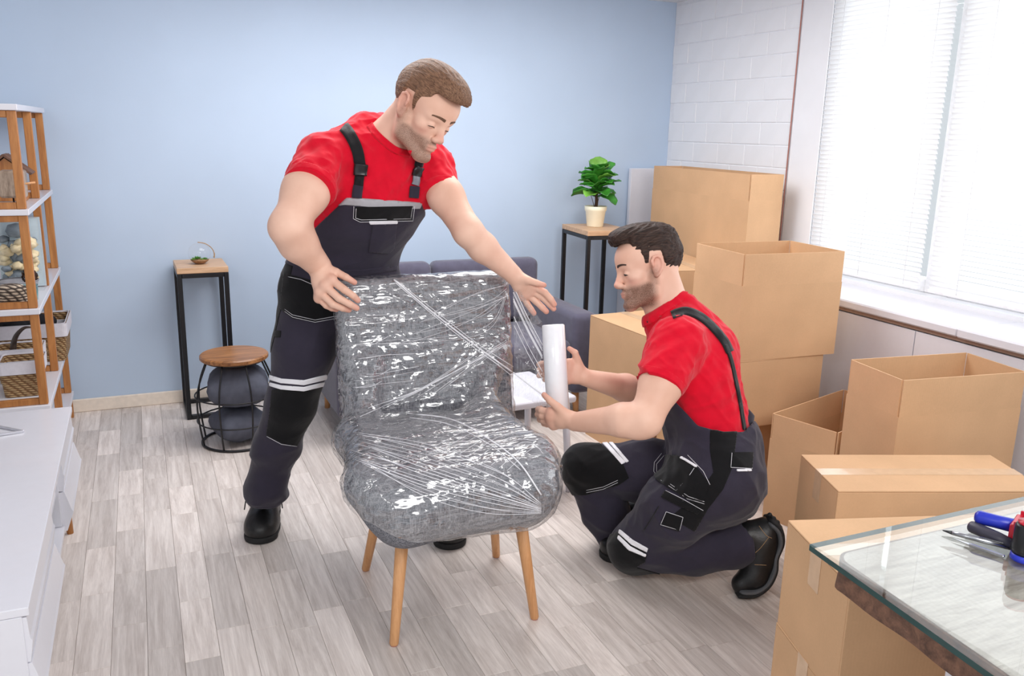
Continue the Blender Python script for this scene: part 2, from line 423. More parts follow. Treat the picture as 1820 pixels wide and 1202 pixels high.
# ================================================================== cardboard boxes
def carton(label, N, adeg, L, W, z0, z1, is_open=False, flap=0.12, tape=True, lean=0.0, group='cardboard moving boxes'):
    a = math.radians(adeg)
    root = empty('cardboard_box', (N[0], N[1], z0), a, label, 'box', group)
    h = z1-z0; t = 0.0045; mt = MAT['cardboard']
    hb = h-flap if is_open else h-0.005
    # four walls as one folded sleeve
    bm = bmesh.new()
    add_box(bm, (L/2, t/2, hb/2), (L, t, hb), bev=0 if is_open else 0.0012); add_box(bm, (L/2, W-t/2, hb/2), (L, t, hb), bev=0 if is_open else 0.0012)
    add_box(bm, (t/2, W/2, hb/2), (t, W-2*t, hb)); add_box(bm, (L-t/2, W/2, hb/2), (t, W-2*t, hb))
    add_box(bm, (L/2, W/2, t/2+0.0005), (L-2*t, W-2*t, t))
    bm_obj('body', bm, mt, root)
    g = 0.003
    if is_open:
        # flaps stand upright with slits at the corners; small outward lean each
        def fl_(cx, cy, sx, sy, ax, ln):
            bm = bmesh.new(); add_box(bm, (0, 0, flap/2), (sx, sy, flap))
            o = bm_obj('flap', bm, mt, root); o.location = (cx, cy, hb); o.rotation_euler = ((ln, 0, 0) if ax == 0 else (0, ln, 0))
        fl_(L/2, t/2, L-2*g, t, 0, 0.003+lean); fl_(L/2, W-t/2, L-2*g, t, 0, -0.003)
        fl_(t/2, W/2, t, W-2*t-2*g, 1, -0.003); fl_(L-t/2, W/2, t, W-2*t-2*g, 1, 0.003)
    else:
        long_x = L >= W
        for s in (0, 1):
            bm = bmesh.new()
            if long_x:
                hw = W/2-0.001
                add_box(bm, (L/2, hw/2 if s == 0 else W-hw/2, 0), (L, hw, t), bev=0.0012)
            else:
                hw = L/2-0.001
                add_box(bm, (hw/2 if s == 0 else L-hw/2, W/2, 0), (hw, W, t), bev=0.0012)
            o = bm_obj('top_flap', bm, mt, root); o.location = (0, 0, hb+t/2+0.0004)
        if tape:
            tw = 0.048; zt = hb+t+0.0009
            bm = bmesh.new()
            if long_x:
                add_box(bm, (L/2, W/2, zt), (L+0.002, tw, 0.0006)); dr = min(0.09, h*0.4)
                for x in (-0.0006, L+0.0006): add_box(bm, (x, W/2, zt-dr/2), (0.0006, tw, dr))
            else:
                add_box(bm, (L/2, W/2, zt), (tw, W+0.002, 0.0006)); dr = min(0.09, h*0.4)
                for y in (-0.0006, W+0.0006): add_box(bm, (L/2, y, zt-dr/2), (tw, 0.0006, dr))
            bm_obj('tape', bm, MAT['packing_tape'], root)
    return root
carton('long narrow open box standing on the sill behind the stacks, upright flaps', (2.768, 3.45), -1.8, 0.20, 0.93, 0.7725, 1.262, True, 0.13)
carton('open box with upright flaps, topmost of the stack behind the kneeling person', (2.135, 2.656), -3.3, 0.479, 0.352, 0.5705, 1.0, True, 0.125)
carton('closed box in the middle of the stack behind the kneeling person', (2.02, 2.655), -1.5, 0.55, 0.365, 0.2855, 0.57)
carton('closed box on the floor, lowest of the stack behind the kneeling person', (2.05, 2.672), 4.5, 0.46, 0.345, 0.0, 0.285)
carton('tall closed box on the floor between the sofa arm and the stack', (1.959, 3.045), 3.0, 0.37, 0.462, 0.0, 0.60)
carton('closed box lying on another one beside the plant stand', (2.36, 3.47), -9.6, 0.315, 0.537, 0.4205, 0.80)
carton('closed box on the floor carrying another one beside the plant stand', (2.362, 3.475), -9.6, 0.315, 0.53, 0.0, 0.42)
carton('small low open box on the floor in front of the tall open box', (2.225, 2.174), 17, 0.52, 0.27, 0.0, 0.4245, True, 0.1)
carton('large tall open box on the floor in front of the white cabinet', (2.193, 1.900), -7.4, 0.493, 0.262, 0.0, 0.70, True, 0.125)
carton('long closed box with tape along its top, beside the glass table', (1.712, 1.648), -20.5, 0.60, 0.273, 0.0, 0.50)
carton('closed box lying on another one at the corner of the glass table', (1.217, 1.112), -17, 0.47, 0.29, 0.3405, 0.60)
carton('closed box on the floor under another one at the corner of the glass table', (1.219, 1.117), -16.4, 0.47, 0.285, 0.0, 0.34)
carton('closed box pushed right under the glass table', (1.33, 0.52), -12, 0.40, 0.24, 0.0, 0.42)

# ================================================================== glass table
TZ = 0.75
tb = empty('glass_table', (1.6, 0.6, 0), label='table with a thick glass sheet over a rough dark wooden slab', cat='table')
P0 = np.array([1.039, 1.053]); ex = np.array([1.0, 0.009]); ey = np.array([-0.08, -0.997])
def tp(u, v, z): q = P0+ex*u+ey*v; return (q[0]-1.6, q[1]-0.6, z)
def slab(name, u0, u1, v0, v1, z0, z1, rad, mat, wob=0.0, bev=0.002, parent=tb):
    pts = []
    for cu, cv, a0 in ((u0+rad, v0+rad, 180), (u1-rad, v0+rad, 270), (u1-rad, v1-rad, 0), (u0+rad, v1-rad, 90)):
        for k in range(7):
            an = math.radians(a0+k*15); pts.append((cu+rad*math.cos(an), cv+rad*math.sin(an)))
    dense = []
    for i, p in enumerate(pts):
        q = pts[(i+1) % len(pts)]; d = math.hypot(q[0]-p[0], q[1]-p[1]); n = max(1, int(d/0.02))
        for k in range(n): dense.append((p[0]+(q[0]-p[0])*k/n, p[1]+(q[1]-p[1])*k/n))
    n = len(dense); V = []
    for zi, z in enumerate((z0, z0+(z1-z0)*.5, z1)):
        for i, (u, v) in enumerate(dense):
            wv = wob*(math.sin(i*0.9+zi*2.1)+math.sin(i*0.37+zi))*0.5 if zi < 2 else 0
            cu_, cv_ = (u0+u1)/2, (v0+v1)/2; l = math.hypot(u-cu_, v-cv_)
            V.append(tp(u+(u-cu_)/l*wv, v+(v-cv_)/l*wv, z))
    F = []
    for r_ in range(2):
        for i in range(n):
            j = (i+1) % n; F.append((r_*n+i, r_*n+j, (r_+1)*n+j, (r_+1)*n+i))
    F.append(tuple(range(n))[::-1]); F.append(tuple(2*n+i for i in range(n)))
    o = mesh(name, V, F, mat, parent); bm = bmesh.new(); bm.from_mesh(o.data); bmesh.ops.recalc_face_normals(bm, faces=bm.faces); bm.to_mesh(o.data); bm.free()
    return o
slab('wood_slab', 0.03, 1.2, 0.028, 0.85, TZ-0.066, TZ-0.0115, 0.035, MAT['slab_wood'], 0.004)
slab('slab_face', 0.036, 1.194, 0.034, 0.844, TZ-0.0113, TZ-0.0105, 0.03, MAT['slab_grey'])
clear('table_glass', (0.93, 0.96, 0.95), 0.015, 0.07, 1.0)
gs = slab('glass_sheet', 0, 1.23, 0, 0.88, TZ-0.010, TZ, 0.004, MAT['table_glass'])
gs.data.materials.append(MAT['glass_edge'])
for p in gs.data.polygons:
    if abs(p.normal.z) < 0.5: p.material_index = 1
for u, v in ((0.27, 0.16), (1.02, 0.13), (0.27, 0.72), (1.02, 0.72)):
    q = tp(u, v, 0)
    box('leg', (q[0]-0.03, q[1]-0.03, 0), (q[0]+0.03, q[1]+0.03, TZ-0.067), MAT['white_lacquer'], tb, 0.004)
# packing tape gun
plain('tool_blue', (32, 48, 176), 0.35); plain('tool_red', (196, 30, 52), 0.35); plain('tool_black', (24, 24, 28), 0.3)
plain('tape_brown', (150, 112, 78), 0.25, coat=0.5); plain('steel', (178, 180, 186), 0.25, metal=1.0, noise=0.05); plain('tape_beige', (214, 198, 172), 0.4)
def tq(px, py, z): return onz(px, py, z)
a = tq(1737, 919, TZ+0.03); b = tq(1806, 936, TZ+0.032); c = (a+b)/2
tg = empty('tape_gun', (b[0], b[1], TZ), label='tape dispenser gun with blue handle and red frame on the glass table', cat='tape gun')
def tloc(p): return np.asarray(p)-np.array([b[0], b[1], TZ])
dirh = (b-a)/np.linalg.norm(b-a)
tube('handle', [tloc(a-dirh*0.004), tloc(a), tloc(a+dirh*0.004), tloc(a+dirh*0.03), tloc(b)], [0.007, 0.0115, 0.0128, 0.0122, 0.0128], MAT['tool_blue'], tg, 14)
rt = np.array([-dirh[1], dirh[0], 0])
bm = bmesh.new()
add_bar(bm, tloc(b-rt*0.03+np.array([0, 0, -0.005])), tloc(b+rt*0.03+np.array([0, 0, -0.005])), 0.012, 0.036, 0.002)
add_bar(bm, tloc(b-rt*0.03), tloc(b-rt*0.03+dirh*0.14), 0.004, 0.04, 0.001)
add_bar(bm, tloc(b+rt*0.03), tloc(b+rt*0.03+dirh*0.14), 0.004, 0.04, 0.001)
bm_obj('frame', bm, MAT['tool_red'], tg)
cc_ = b+dirh*0.075
tube('tape_roll', [tloc(cc_-rt*0.024+[0, 0, 0.016]), tloc(cc_+rt*0.024+[0, 0, 0.016])], 0.045, MAT['tape_brown'], tg, 28)
tube('hub', [tloc(cc_-rt*0.033+[0, 0, 0.016]), tloc(cc_+rt*0.033+[0, 0, 0.016])], 0.02, MAT['tool_black'], tg, 20)
c2 = onz(1822, 975, TZ+0.012)
kd = empty('marker_pot', (c2[0]-0.018, c2[1]-0.012, TZ), label='short black cylinder with blue foot standing on the glass table', cat='pot')
lathe('body', [(0, 0.012), (0.02, 0.012), (0.021, 0.02), (0.021, 0.062), (0.019, 0.066), (0, 0.066)], MAT['tool_black'], kd, 24)
lathe('foot', [(0, 0.0005), (0.021, 0.0005), (0.0215, 0.004), (0.0205, 0.012), (0, 0.012)], MAT['tool_blue'], kd, 24)
lathe('lid', [(0, 0.066), (0.017, 0.066), (0.018, 0.07), (0, 0.0715)], MAT['tool_red'], kd, 24)
# pen and cutter
a = onz(1675, 943, TZ+0.006); b = onz(1797, 974, TZ+0.006); d = (b-a)/np.linalg.norm(b-a)
pe = empty('pen', (a[0], a[1], TZ), label='silver ballpoint pen lying on the glass table beside the tape gun', cat='pen')
pl = lambda p: np.asarray(p)-np.array([a[0], a[1], TZ])
tube('barrel', [pl(a+d*.016), pl(a+d*.04), pl(b)], [0.0038, 0.0046, 0.0046], MAT['steel'], pe, 10)
tube('tip', [pl(a), pl(a+d*.016)], [0.0008, 0.0037], MAT['tool_black'], pe, 10)
up_ = np.array([0, 0, 0.0055]); bm = bmesh.new(); add_bar(bm, pl(b-d*.05+up_), pl(b-d*.004+up_), 0.003, 0.0015); bm_obj('clip', bm, MAT['steel'], pe)
a = onz(1692, 957, TZ+0.004); b = onz(1785, 990, TZ+0.004); d = (b-a)/np.linalg.norm(b-a)
cu = empty('scalpel', (a[0], a[1], TZ), label='small steel craft knife lying beside the pen on the glass table', cat='knife')
bm = bmesh.new(); add_bar(bm, pl(a+d*.03), pl(b), 0.008, 0.005, 0.0012); bm_obj('handle', bm, MAT['steel'], cu)
s = np.array([-d[1], d[0], 0])
cu2 = mesh('blade', [pl(a), pl(a+d*.032+s*.004), pl(a+d*.032-s*.004), pl(a)+[0, 0, .001], pl(a+d*.032+s*.004)+[0, 0, .001], pl(a+d*.032-s*.004)+[0, 0, .001]], [(0, 2, 1), (3, 4, 5), (0, 1, 4, 3), (1, 2, 5, 4), (2, 0, 3, 5)], MAT['steel'], cu)
a = onz(1724, 935, TZ+0.012); b = onz(1800, 968, TZ+0.012); d = (b-a)/np.linalg.norm(b-a); mk = empty('marker_pen', (a[0], a[1], TZ), label='thick dark grey marker lying between the blue handle and the pen', cat='marker')
plain('marker_grey', (62, 60, 74), 0.35)
tube('barrel', [pl(a), pl(a+d*.004), pl(a+d*.05), pl(b)], [0.009, 0.0112, 0.0112, 0.009], MAT['marker_grey'], mk, 14)
tube('cap', [pl(b), pl(b+d*.002), pl(b+d*.03)], [0.008, 0.0115, 0.0105], MAT['tool_black'], mk, 14)
# ================================================================== plant stands
def stand(N, rz, sx, sy, h, label):
    root = empty('plant_stand', (N[0], N[1], 0), math.radians(rz), label, 'stand', 'black metal plant stands')
    w_ = 0.022
    o = box('top', (0, 0, h-0.028), (sx, sy, h), MAT['oak_top'], root, 0.002)
    for x in (w_/2, sx-w_/2):
        for y in (w_/2, sy-w_/2):
            box('leg', (x-w_/2, y-w_/2, 0), (x+w_/2, y+w_/2, h-0.0285), MAT['black_metal'], root, 0.002)
    for zz, nm in ((h-0.0395, 'top_rail'), (0.012, 'floor_rail')):
        hh = 0.0105
        for y in (w_/2, sy-w_/2): box(nm, (w_, y-w_/2, zz-hh), (sx-w_, y+w_/2, zz+hh), MAT['black_metal'], root, 0.0015)
        for x in (w_/2, sx-w_/2): box(nm, (x-w_/2, w_, zz-hh), (x+w_/2, sy-w_, zz+hh), MAT['black_metal'], root, 0.0015)
    return root
stand((0.137, 4.362), 1.0, 0.238, 0.29, 0.768, 'low plant stand with oak top carrying the glass terrarium')
stand((2.262, 4.17), -4, 0.285, 0.37, 0.915, 'taller plant stand with oak top carrying the potted plant')
# terrarium
tr = empty('terrarium', (0.252, 4.49, 0.768), label='small glass globe terrarium with succulents and a jute handle', cat='terrarium')
g0 = 0.054
prof = []
for k in range(18):
    an = math.radians(-70+k*8.2); prof.append((g0*math.cos(an), 0.0515+g0*math.sin(an)))
lathe('globe', prof, MAT['globe_glass'], tr, 36)
lathe('gravel', [(0, 0.002), (0.024, 0.003), (0.041, 0.016), (0.044, 0.022), (0, 0.026)], plain('gravel_brown', (150, 112, 78), 0.9, noise=0.5, nscale=160, bump=1.0, bscale=220), tr, 24)
def succulent(cx, cy, cz, r, n, mat, seed):
    rd = random.Random(seed); V = []; F = []
    for k in range(n):
        an = k*2.399; tl_ = r*(1-0.45*k/n); up = 0.25+0.9*k/n
        d = np.array([math.cos(an)*math.cos(up), math.sin(an)*math.cos(up), math.sin(up)]); s_ = np.array([-math.sin(an), math.cos(an), 0]); nrm = np.cross(d, s_)
        b0 = np.array([cx, cy, cz]); o = len(V)
        V += [b0, b0+d*tl_*.5+s_*tl_*.28, b0+d*tl_, b0+d*tl_*.5-s_*tl_*.28, b0+d*tl_*.5-nrm*tl_*.14]
        F += [(o, o+1, o+4), (o+1, o+2, o+4), (o+2, o+3, o+4), (o+3, o, o+4), (o, o+3, o+2, o+1)]
    return V, F
for cx, cy, r, mt_, sd in ((-0.012, 0.0, 0.034, 'leaf_green', 1), (0.024, -0.008, 0.022, 'leaf_green', 2), (-0.03, -0.012, 0.02, 'leaf_light', 3), (0.008, -0.02, 0.016, 'leaf_light', 4)):
    V, F = succulent(cx, cy, 0.021, r, 14, None, sd); mesh('succulent', V, F, MAT[mt_], tr)
tube('handle', spline([(-0.005, 0, 0.108), (0.03, 0, 0.1), (0.058, 0.0, 0.078), (0.07, 0, 0.05), (0.068, 0, 0.028)], 6), [0.0022]*18+[0.003]*5+[0.0045, 0.003], MAT['jute'], tr, 7)

# potted fiddle-leaf plant
pp = empty('potted_plant', (2.415, 4.37, 0.915), label='small leafy green plant in a cream pot on the taller stand', cat='plant')
lathe('pot', [(0, 0.001), (0.045, 0.001), (0.047, 0.004), (0.058, 0.088), (0.063, 0.094), (0.0645, 0.118), (0.062, 0.1185), (0.06, 0.105), (0, 0.105)], MAT['pot_cream'], pp, 40)
lathe('soil', [(0, 0.1075), (0.03, 0.108), (0.06, 0.1055)], MAT['soil'], pp, 24)
tube('stem', spline([(0, 0, 0.1), (0.004, 0, 0.15), (0.0, 0.003, 0.2), (0.006, 0, 0.27), (0.0, 0, 0.31)], 5), [0.011-0.0003*i for i in range(21)], MAT['stem_brown'], pp, 9)
def leaf(base, yaw_, elev, L, W, mat, curl=0.5, roll=0.0):
    n = 9; V = []; F = []
    d = np.array([math.cos(yaw_), math.sin(yaw_), 0]); s_ = np.array([-math.sin(yaw_), math.cos(yaw_), 0]); z = np.array([0, 0, 1.0])
    p = np.array(base, float); e = elev
    prof = [0.12, 0.45, 0.72, 0.86, 0.98, 1.0, 0.9, 0.6, 0.04]
    for i in range(n):
        fw = d*math.cos(e)+z*math.sin(e); nr = -d*math.sin(e)+z*math.cos(e); sd = s_*math.cos(roll)+nr*math.sin(roll); nr2 = np.cross(fw, sd)
        ww = W*prof[i]*0.5; wav = 0.004*math.sin(i*1.9)
        for k in range(5):
            t = (k-2)/2
            V.append(p+sd*ww*t+nr2*(abs(t)*ww*0.35+wav*t))
        p = p+fw*L/(n-1); e -= curl/(n-1)
    for i in range(n-1):
        for k in range(4): F.append((i*5+k, i*5+k+1, (i+1)*5+k+1, (i+1)*5+k))
    o = mesh('leaf', V, F, mat, pp, True)
    m_ = o.modifiers.new('thickness', 'SOLIDIFY'); m_.thickness = 0.0012
rd = random.Random(5)
leaves = []
for k in range(30):
    t = k/29
    leaves.append((0.165+0.125*t, k*2.399+0.4, 0.15+0.95*t+rd.uniform(-.2, .2), rd.uniform(0.12, 0.165)*(1-0.12*t), rd.uniform(0.075, 0.098), 0.8-0.4*t))
for k in range(14):
    leaves.append((0.19+0.008*k, k*2.1+1.1, 0.55+rd.uniform(-.25, .35), rd.uniform(0.085, 0.12), rd.uniform(0.07, 0.09), 0.9))
for h_, yw, el, L_, W_, cu_ in leaves:
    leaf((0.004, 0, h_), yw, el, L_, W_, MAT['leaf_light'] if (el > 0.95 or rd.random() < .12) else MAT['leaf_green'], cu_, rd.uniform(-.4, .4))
for an in (0.4, 2.6, 4.2):
    tube('stalk', spline([(0.008*math.cos(an), 0.008*math.sin(an), 0.105), (0.02*math.cos(an), 0.02*math.sin(an), 0.15), (0.036*math.cos(an), 0.036*math.sin(an), 0.19)], 4), 0.0018, MAT['stem_brown'], pp, 5)

# ================================================================== wire stool with cushions
st = empty('wire_stool', (0.345, 3.985, 0), label='round wooden stool on a black wire cage beside the low stand', cat='stool')
R_ = 0.152; hs = 0.425
lathe('seat', [(0, hs-0.024), (R_-0.006, hs-0.024), (R_, hs-0.018), (R_, hs-0.006), (R_-0.006, hs), (0, hs)], MAT['stool_wood'], st, 48, smooth=False)
def ring(z, r, rr, nm):
    tube(nm, [(r*math.cos(t), r*math.sin(t), z) for t in np.linspace(0, 2*math.pi, 40, endpoint=False)], rr, MAT['black_metal'], st, 7, closed=True)
ring(0.0065, 0.162, 0.0062, 'floor_ring'); ring(0.115, 0.178, 0.0036, 'wire_ring'); ring(0.235, 0.182, 0.0036, 'wire_ring'); ring(hs-0.029, 0.13, 0.0045, 'top_ring')
for k in range(8):
    t = 2*math.pi*(k+0.35)/8; c_, s_ = math.cos(t), math.sin(t)
    tube('wire', spline([(0.13*c_, 0.13*s_, hs-0.028), (0.172*c_, 0.172*s_, 0.29), (0.183*c_, 0.183*s_, 0.2), (0.176*c_, 0.176*s_, 0.1), (0.163*c_, 0.163*s_, 0.012)], 5), 0.0042, MAT['black_metal'], st, 7)
def cushion(loc, rz, sx, sy, sz, label, seed):
    rd = random.Random(seed); n = 18; V = []; F = []
    for side in (1, -1):
        for i in range(n+1):
            for j in range(n+1):
                u, v = i/n*2-1, j/n*2-1
                pinch = 1-0.10*(abs(u)**2)*(1-abs(v)**2)*0-0.07*((1-u*u)*abs(v)**3+(1-v*v)*abs(u)**3)
                th = (1-abs(u)**2.6)**0.55*(1-abs(v)**2.6)**0.55
                cr = 0.004*math.sin(9*u+3*v+seed)*math.sin(5*v-seed)*th
                se = max(1, (abs(u)**5+abs(v)**5)**0.2); pinch /= se
                V.append((u*sx/2*pinch, v*sy/2*pinch, side*(th*sz/2)+cr))
    m_ = (n+1)*(n+1)
    for i in range(n):
        for j in range(n):
            a_ = i*(n+1)+j; q = (a_, a_+n+1, a_+n+2, a_+1)
            F.append(q); F.append(tuple(m_+x for x in q[::-1]))
    bm = bmesh.new(); vv = [bm.verts.new(p) for p in V]
    for f in F: bm.faces.new([vv[i] for i in f])
    bmesh.ops.remove_doubles(bm, verts=bm.verts, dist=1e-4)
    o = bm_obj('cushion', bm, MAT['pillow_fabric'], None, True); o.location = loc; o.rotation_euler = (0.0, 0, rz)
    return tag(o, label, 'cushion', 'grey cushions inside the wire stool')
cushion((0.352, 3.985, 0.088), 0.25, 0.25, 0.25, 0.155, 'flat dark grey cushion at the bottom of the wire stool', 2)
cushion((0.355, 3.985, 0.272), -0.1, 0.29, 0.28, 0.19, 'plump dark grey cushion lying on another one in the wire stool', 4)

# ================================================================== sofa
sf = empty('sofa', (1.43, 4.05, 0), label='dark grey two-seat sofa behind the wrapped armchair', cat='sofa')
def soft(name, lo, hi, mat, parent, bev, puff=0.0, seg=4, sub=True):
    bm = bmesh.new(); add_box(bm, [(a+b)/2 for a, b in zip(lo, hi)], [b-a for a, b in zip(lo, hi)], bev=bev, seg=seg)
    return bm_obj(name, bm, mat, parent, True)
SX = 0.67
soft('base', (-SX+0.1, -0.30, 0.14), (SX-0.1, 0.36, 0.28), MAT['sofa_fabric'], sf, 0.03)
for s in (-1, 1):
    soft('arm', (s*SX-(0.14 if s > 0 else 0), -0.34, 0.135), (s*SX+(0.14 if s < 0 else 0), 0.36, 0.555), MAT['sofa_fabric'], sf, 0.035)
for x0, x1 in ((-SX+0.142, -0.0015), (0.0015, SX-0.142)):
    soft('seat_cushion', (x0, -0.33, 0.282), (x1, 0.2, 0.42), MAT['sofa_fabric'], sf, 0.035)
soft('back_frame', (-SX+0.142, 0.3, 0.2), (SX-0.142, 0.37, 0.68), MAT['sofa_fabric'], sf, 0.03)
for x0, x1 in ((-SX+0.144, -0.044), (-0.040, SX-0.095)):
    soft('back_cushion', (x0, 0.185, 0.424), (x1, 0.298, 0.765), MAT['sofa_fabric'], sf, 0.038)
for x, y in ((-SX+0.07, -0.26), (SX-0.07, -0.26), (-SX+0.07, 0.28), (SX-0.07, 0.28)):
    tube('leg', [(x, y, 0.0), (x*0.985, y*0.985, 0.14)], [0.014, 0.021], MAT['leg_wood'], sf, 12)
# white coffee table
ct = empty('coffee_table', (1.36, 3.08, 0), math.radians(4), label='small white low table between the armchair and the sofa', cat='table')
bm = bmesh.new(); add_box(bm, (0, 0, 0.405), (0.36, 0.40, 0.03), bev=0.012, seg=3); bm_obj('top', bm, MAT['white_lacquer'], ct)
for x in (-0.15, 0.15):
    for y in (-0.16, 0.16): tube('leg', [(x*1.12, y*1.12, 0), (x, y, 0.39)], [0.011, 0.017], MAT['white_lacquer'], ct, 12)

# ================================================================== white sideboard
sb = empty('sideboard', (-0.49, 2.575, 0), label='long low white sideboard with drawers on small wooden legs', cat='sideboard')
x1 = 0.205; ya, yb2 = -0.72, 0.69
box('top', (-0.215, ya, 0.442), (x1+0.008, yb2, 0.462), MAT['white_lacquer'], sb, 0.002)
box('side_panel', (-0.21, ya, 0.205), (x1-0.006, ya+0.016, 0.4415), MAT['white_lacquer'], sb, 0.001)
box('side_panel', (-0.21, yb2-0.016, 0.205), (x1-0.006, yb2, 0.4415), MAT['white_lacquer'], sb, 0.001)
box('bottom', (-0.21, ya+0.0165, 0.205), (x1-0.006, yb2-0.0165, 0.221), MAT['white_lacquer'], sb, 0.001)
box('back_panel', (-0.21, ya+0.0165, 0.2215), (-0.204, yb2-0.0165, 0.4415), MAT['white_lacquer'], sb, 0.0)
for y in (-0.135, 0.215): box('divider', (-0.203, y-0.008, 0.2215), (x1-0.012, y+0.008, 0.4415), MAT['white_lacquer'], sb, 0.001)
box('shelf', (-0.203, -0.126, 0.325), (x1-0.02, 0.206, 0.339), MAT['white_lacquer'], sb, 0.001)
def drawer(y0, y1, z0, z1, out_):
    # front bulges towards a finger groove half way up
    V = []; n = 0
    for y in (y0, y1):
        for x, z in ((x1-0.19, z0+0.01), (x1, z0), (x1+out_, (z0+z1)/2-0.004), (x1+out_-0.004, (z0+z1)/2+0.004), (x1+0.002, z1), (x1-0.19, z1-0.01)): V.append((x, y, z))
    F = [(i, (i+1) % 6, 6+(i+1) % 6, 6+i) for i in range(6)]+[(5, 4, 3, 2, 1, 0), (6, 7, 8, 9, 10, 11)]
    mesh('drawer', V, F, MAT['white_lacquer'], sb)
drawer(ya+0.004, -0.14, 0.333, 0.438, 0.008); drawer(ya+0.004, -0.14, 0.2, 0.33, 0.022)
drawer(0.22, yb2-0.004, 0.333, 0.438, 0.008); drawer(0.22, yb2-0.004, 0.2, 0.33, 0.022)
for x in (-0.17, 0.16):
    for y in (ya+0.09, yb2-0.06): tube('leg', [(x*1.06, y*1.02, 0), (x, y, 0.205)], [0.011, 0.02], MAT['shelf_wood'], sb, 12)
# dark decor box inside the niche and the foot of a screen on top
nb = box('media_box', (-0.62, 2.46, 0.2225), (-0.33, 2.76, 0.262), MAT['black_metal'], None, 0.003); tag(nb, 'flat black media player in the open niche of the white sideboard', 'media player')
tvz = 0.462
tv = empty('screen_stand', (-0.48, 2.95, tvz), label='angled silver foot of a dark screen standing on the white sideboard', cat='television')
plain('silver_foot', (206, 206, 214), 0.3, metal=0.3); plain('screen_black', (16, 16, 20), 0.2)
a = onz(42, 769, tvz)-np.array([-0.48, 2.95, tvz]); e1 = onz(-22, 757, tvz)-np.array([-0.48, 2.95, tvz]); e2 = onz(-22, 779, tvz)-np.array([-0.48, 2.95, tvz])
bm = bmesh.new(); add_bar(bm, e1+[0, 0, .006], a+[0, 0, .004], 0.006, 0.008, 0.001); add_bar(bm, e2+[0, 0, .006], a+[0, 0, .004], 0.006, 0.008, 0.001); add_bar(bm, e1+[0, 0, .006], e1+[-.02, -.02, 0.06], 0.012, 0.006)
bm_obj('foot', bm, MAT['silver_foot'], tv)
pz = onz(-4, 735, tvz+0.03)-np.array([-0.48, 2.95, tvz])
bm = bmesh.new(); add_box(bm, (-0.1, 0.02, 0.3), (0.03, 0.9, 0.5), bev=0.006); bm_obj('screen', bm, MAT['screen_black'], tv); bm = bmesh.new(); add_bar(bm, (e1+e2)/2+[0, 0, .005], (-0.1, 0.0, 0.08), 0.02, 0.012, 0.002); bm_obj('neck', bm, MAT['silver_foot'], tv)

# ================================================================== open wooden shelf
sh = empty('wooden_shelf', (-0.66, 4.1, 0), label='open shelf of brown wooden posts and white boards against the blue wall', cat='shelf')
X1 = 0.275; Y0, Y1 = -0.5, 0.52; XL = -0.2; pw = 0.030
lev = [1.502, 1.129, 0.758, 0.378, 0.13]
for z in lev: box('board', (XL-0.01, Y0-0.012, z-0.022), (X1+0.008, Y1+0.008, z), MAT['white_lacquer'], sh, 0.002)
for zi in range(4):
    zt, zb = lev[zi]-0.0225, lev[zi+1]+0.0005
    for y in (Y0+pw/2, (Y0+Y1)/2, Y1-pw/2):
        for x in (X1-pw/2, XL+pw/2):
            box('post', (x-pw/2, y-pw/2, zb), (x+pw/2, y+pw/2, zt), MAT['shelf_wood'], sh, 0.002)
    for y in (Y0+pw/2, (Y0+Y1)/2, Y1-pw/2):
        box('rail', (XL+pw, y-0.011, zb), (X1-pw-0.0005, y+0.011, zb+0.024), MAT['shelf_wood'], sh, 0.0015)
        box('rail', (XL+pw, y-0.011, zt-0.024), (X1-pw-0.0005, y+0.011, zt), MAT['shelf_wood'], sh, 0.0015)
for y in (Y0+pw/2, (Y0+Y1)/2, Y1-pw/2):
    for x in (X1-pw/2, XL+pw/2): box('post', (x-pw/2, y-pw/2, 0), (x+pw/2, y+pw/2, lev[4]-0.0225), MAT['shelf_wood'], sh, 0.002)
# ---- baskets
def wicker(name, a, b, sc_=1.0):
    mt, nt, bs, out = nodes(name); v = coords(nt, (1, 1, 1))
    wv = nd(nt, 'ShaderNodeTexWave', Vector=v, Scale=34.0*sc_, Distortion=1.5, **{'Detail Scale': 3.0}); wv.bands_direction = 'Z'
    w2 = nd(nt, 'ShaderNodeTexWave', Vector=v, Scale=22.0*sc_, Distortion=2.0); w2.bands_direction = 'DIAGONAL'
    mm = nd(nt, 'ShaderNodeMath', _operation='MULTIPLY'); nt.links.new(wv.outputs['Fac'], mm.inputs[0]); nt.links.new(w2.outputs['Fac'], mm.inputs[1])
    nt.links.new(ramp(nt, mm.outputs[0], [(0.0, lin(*a)), (0.55, lin(*b))]), bs.inputs['Base Color'])
    bp = nd(nt, 'ShaderNodeBump', Strength=1.0, Distance=0.006, Height=mm.outputs[0]); nt.links.new(bp.outputs[0], bs.inputs['Normal'])
    bs.inputs['Roughness'].default_value = 0.8
wicker('wicker', (112, 78, 46), (206, 172, 124)); wicker('wicker_bw', (52, 40, 34), (224, 204, 182), 0.8)
plain('liner', (214, 212, 220), 0.9, 0.2, bump=0.3, bscale=90)
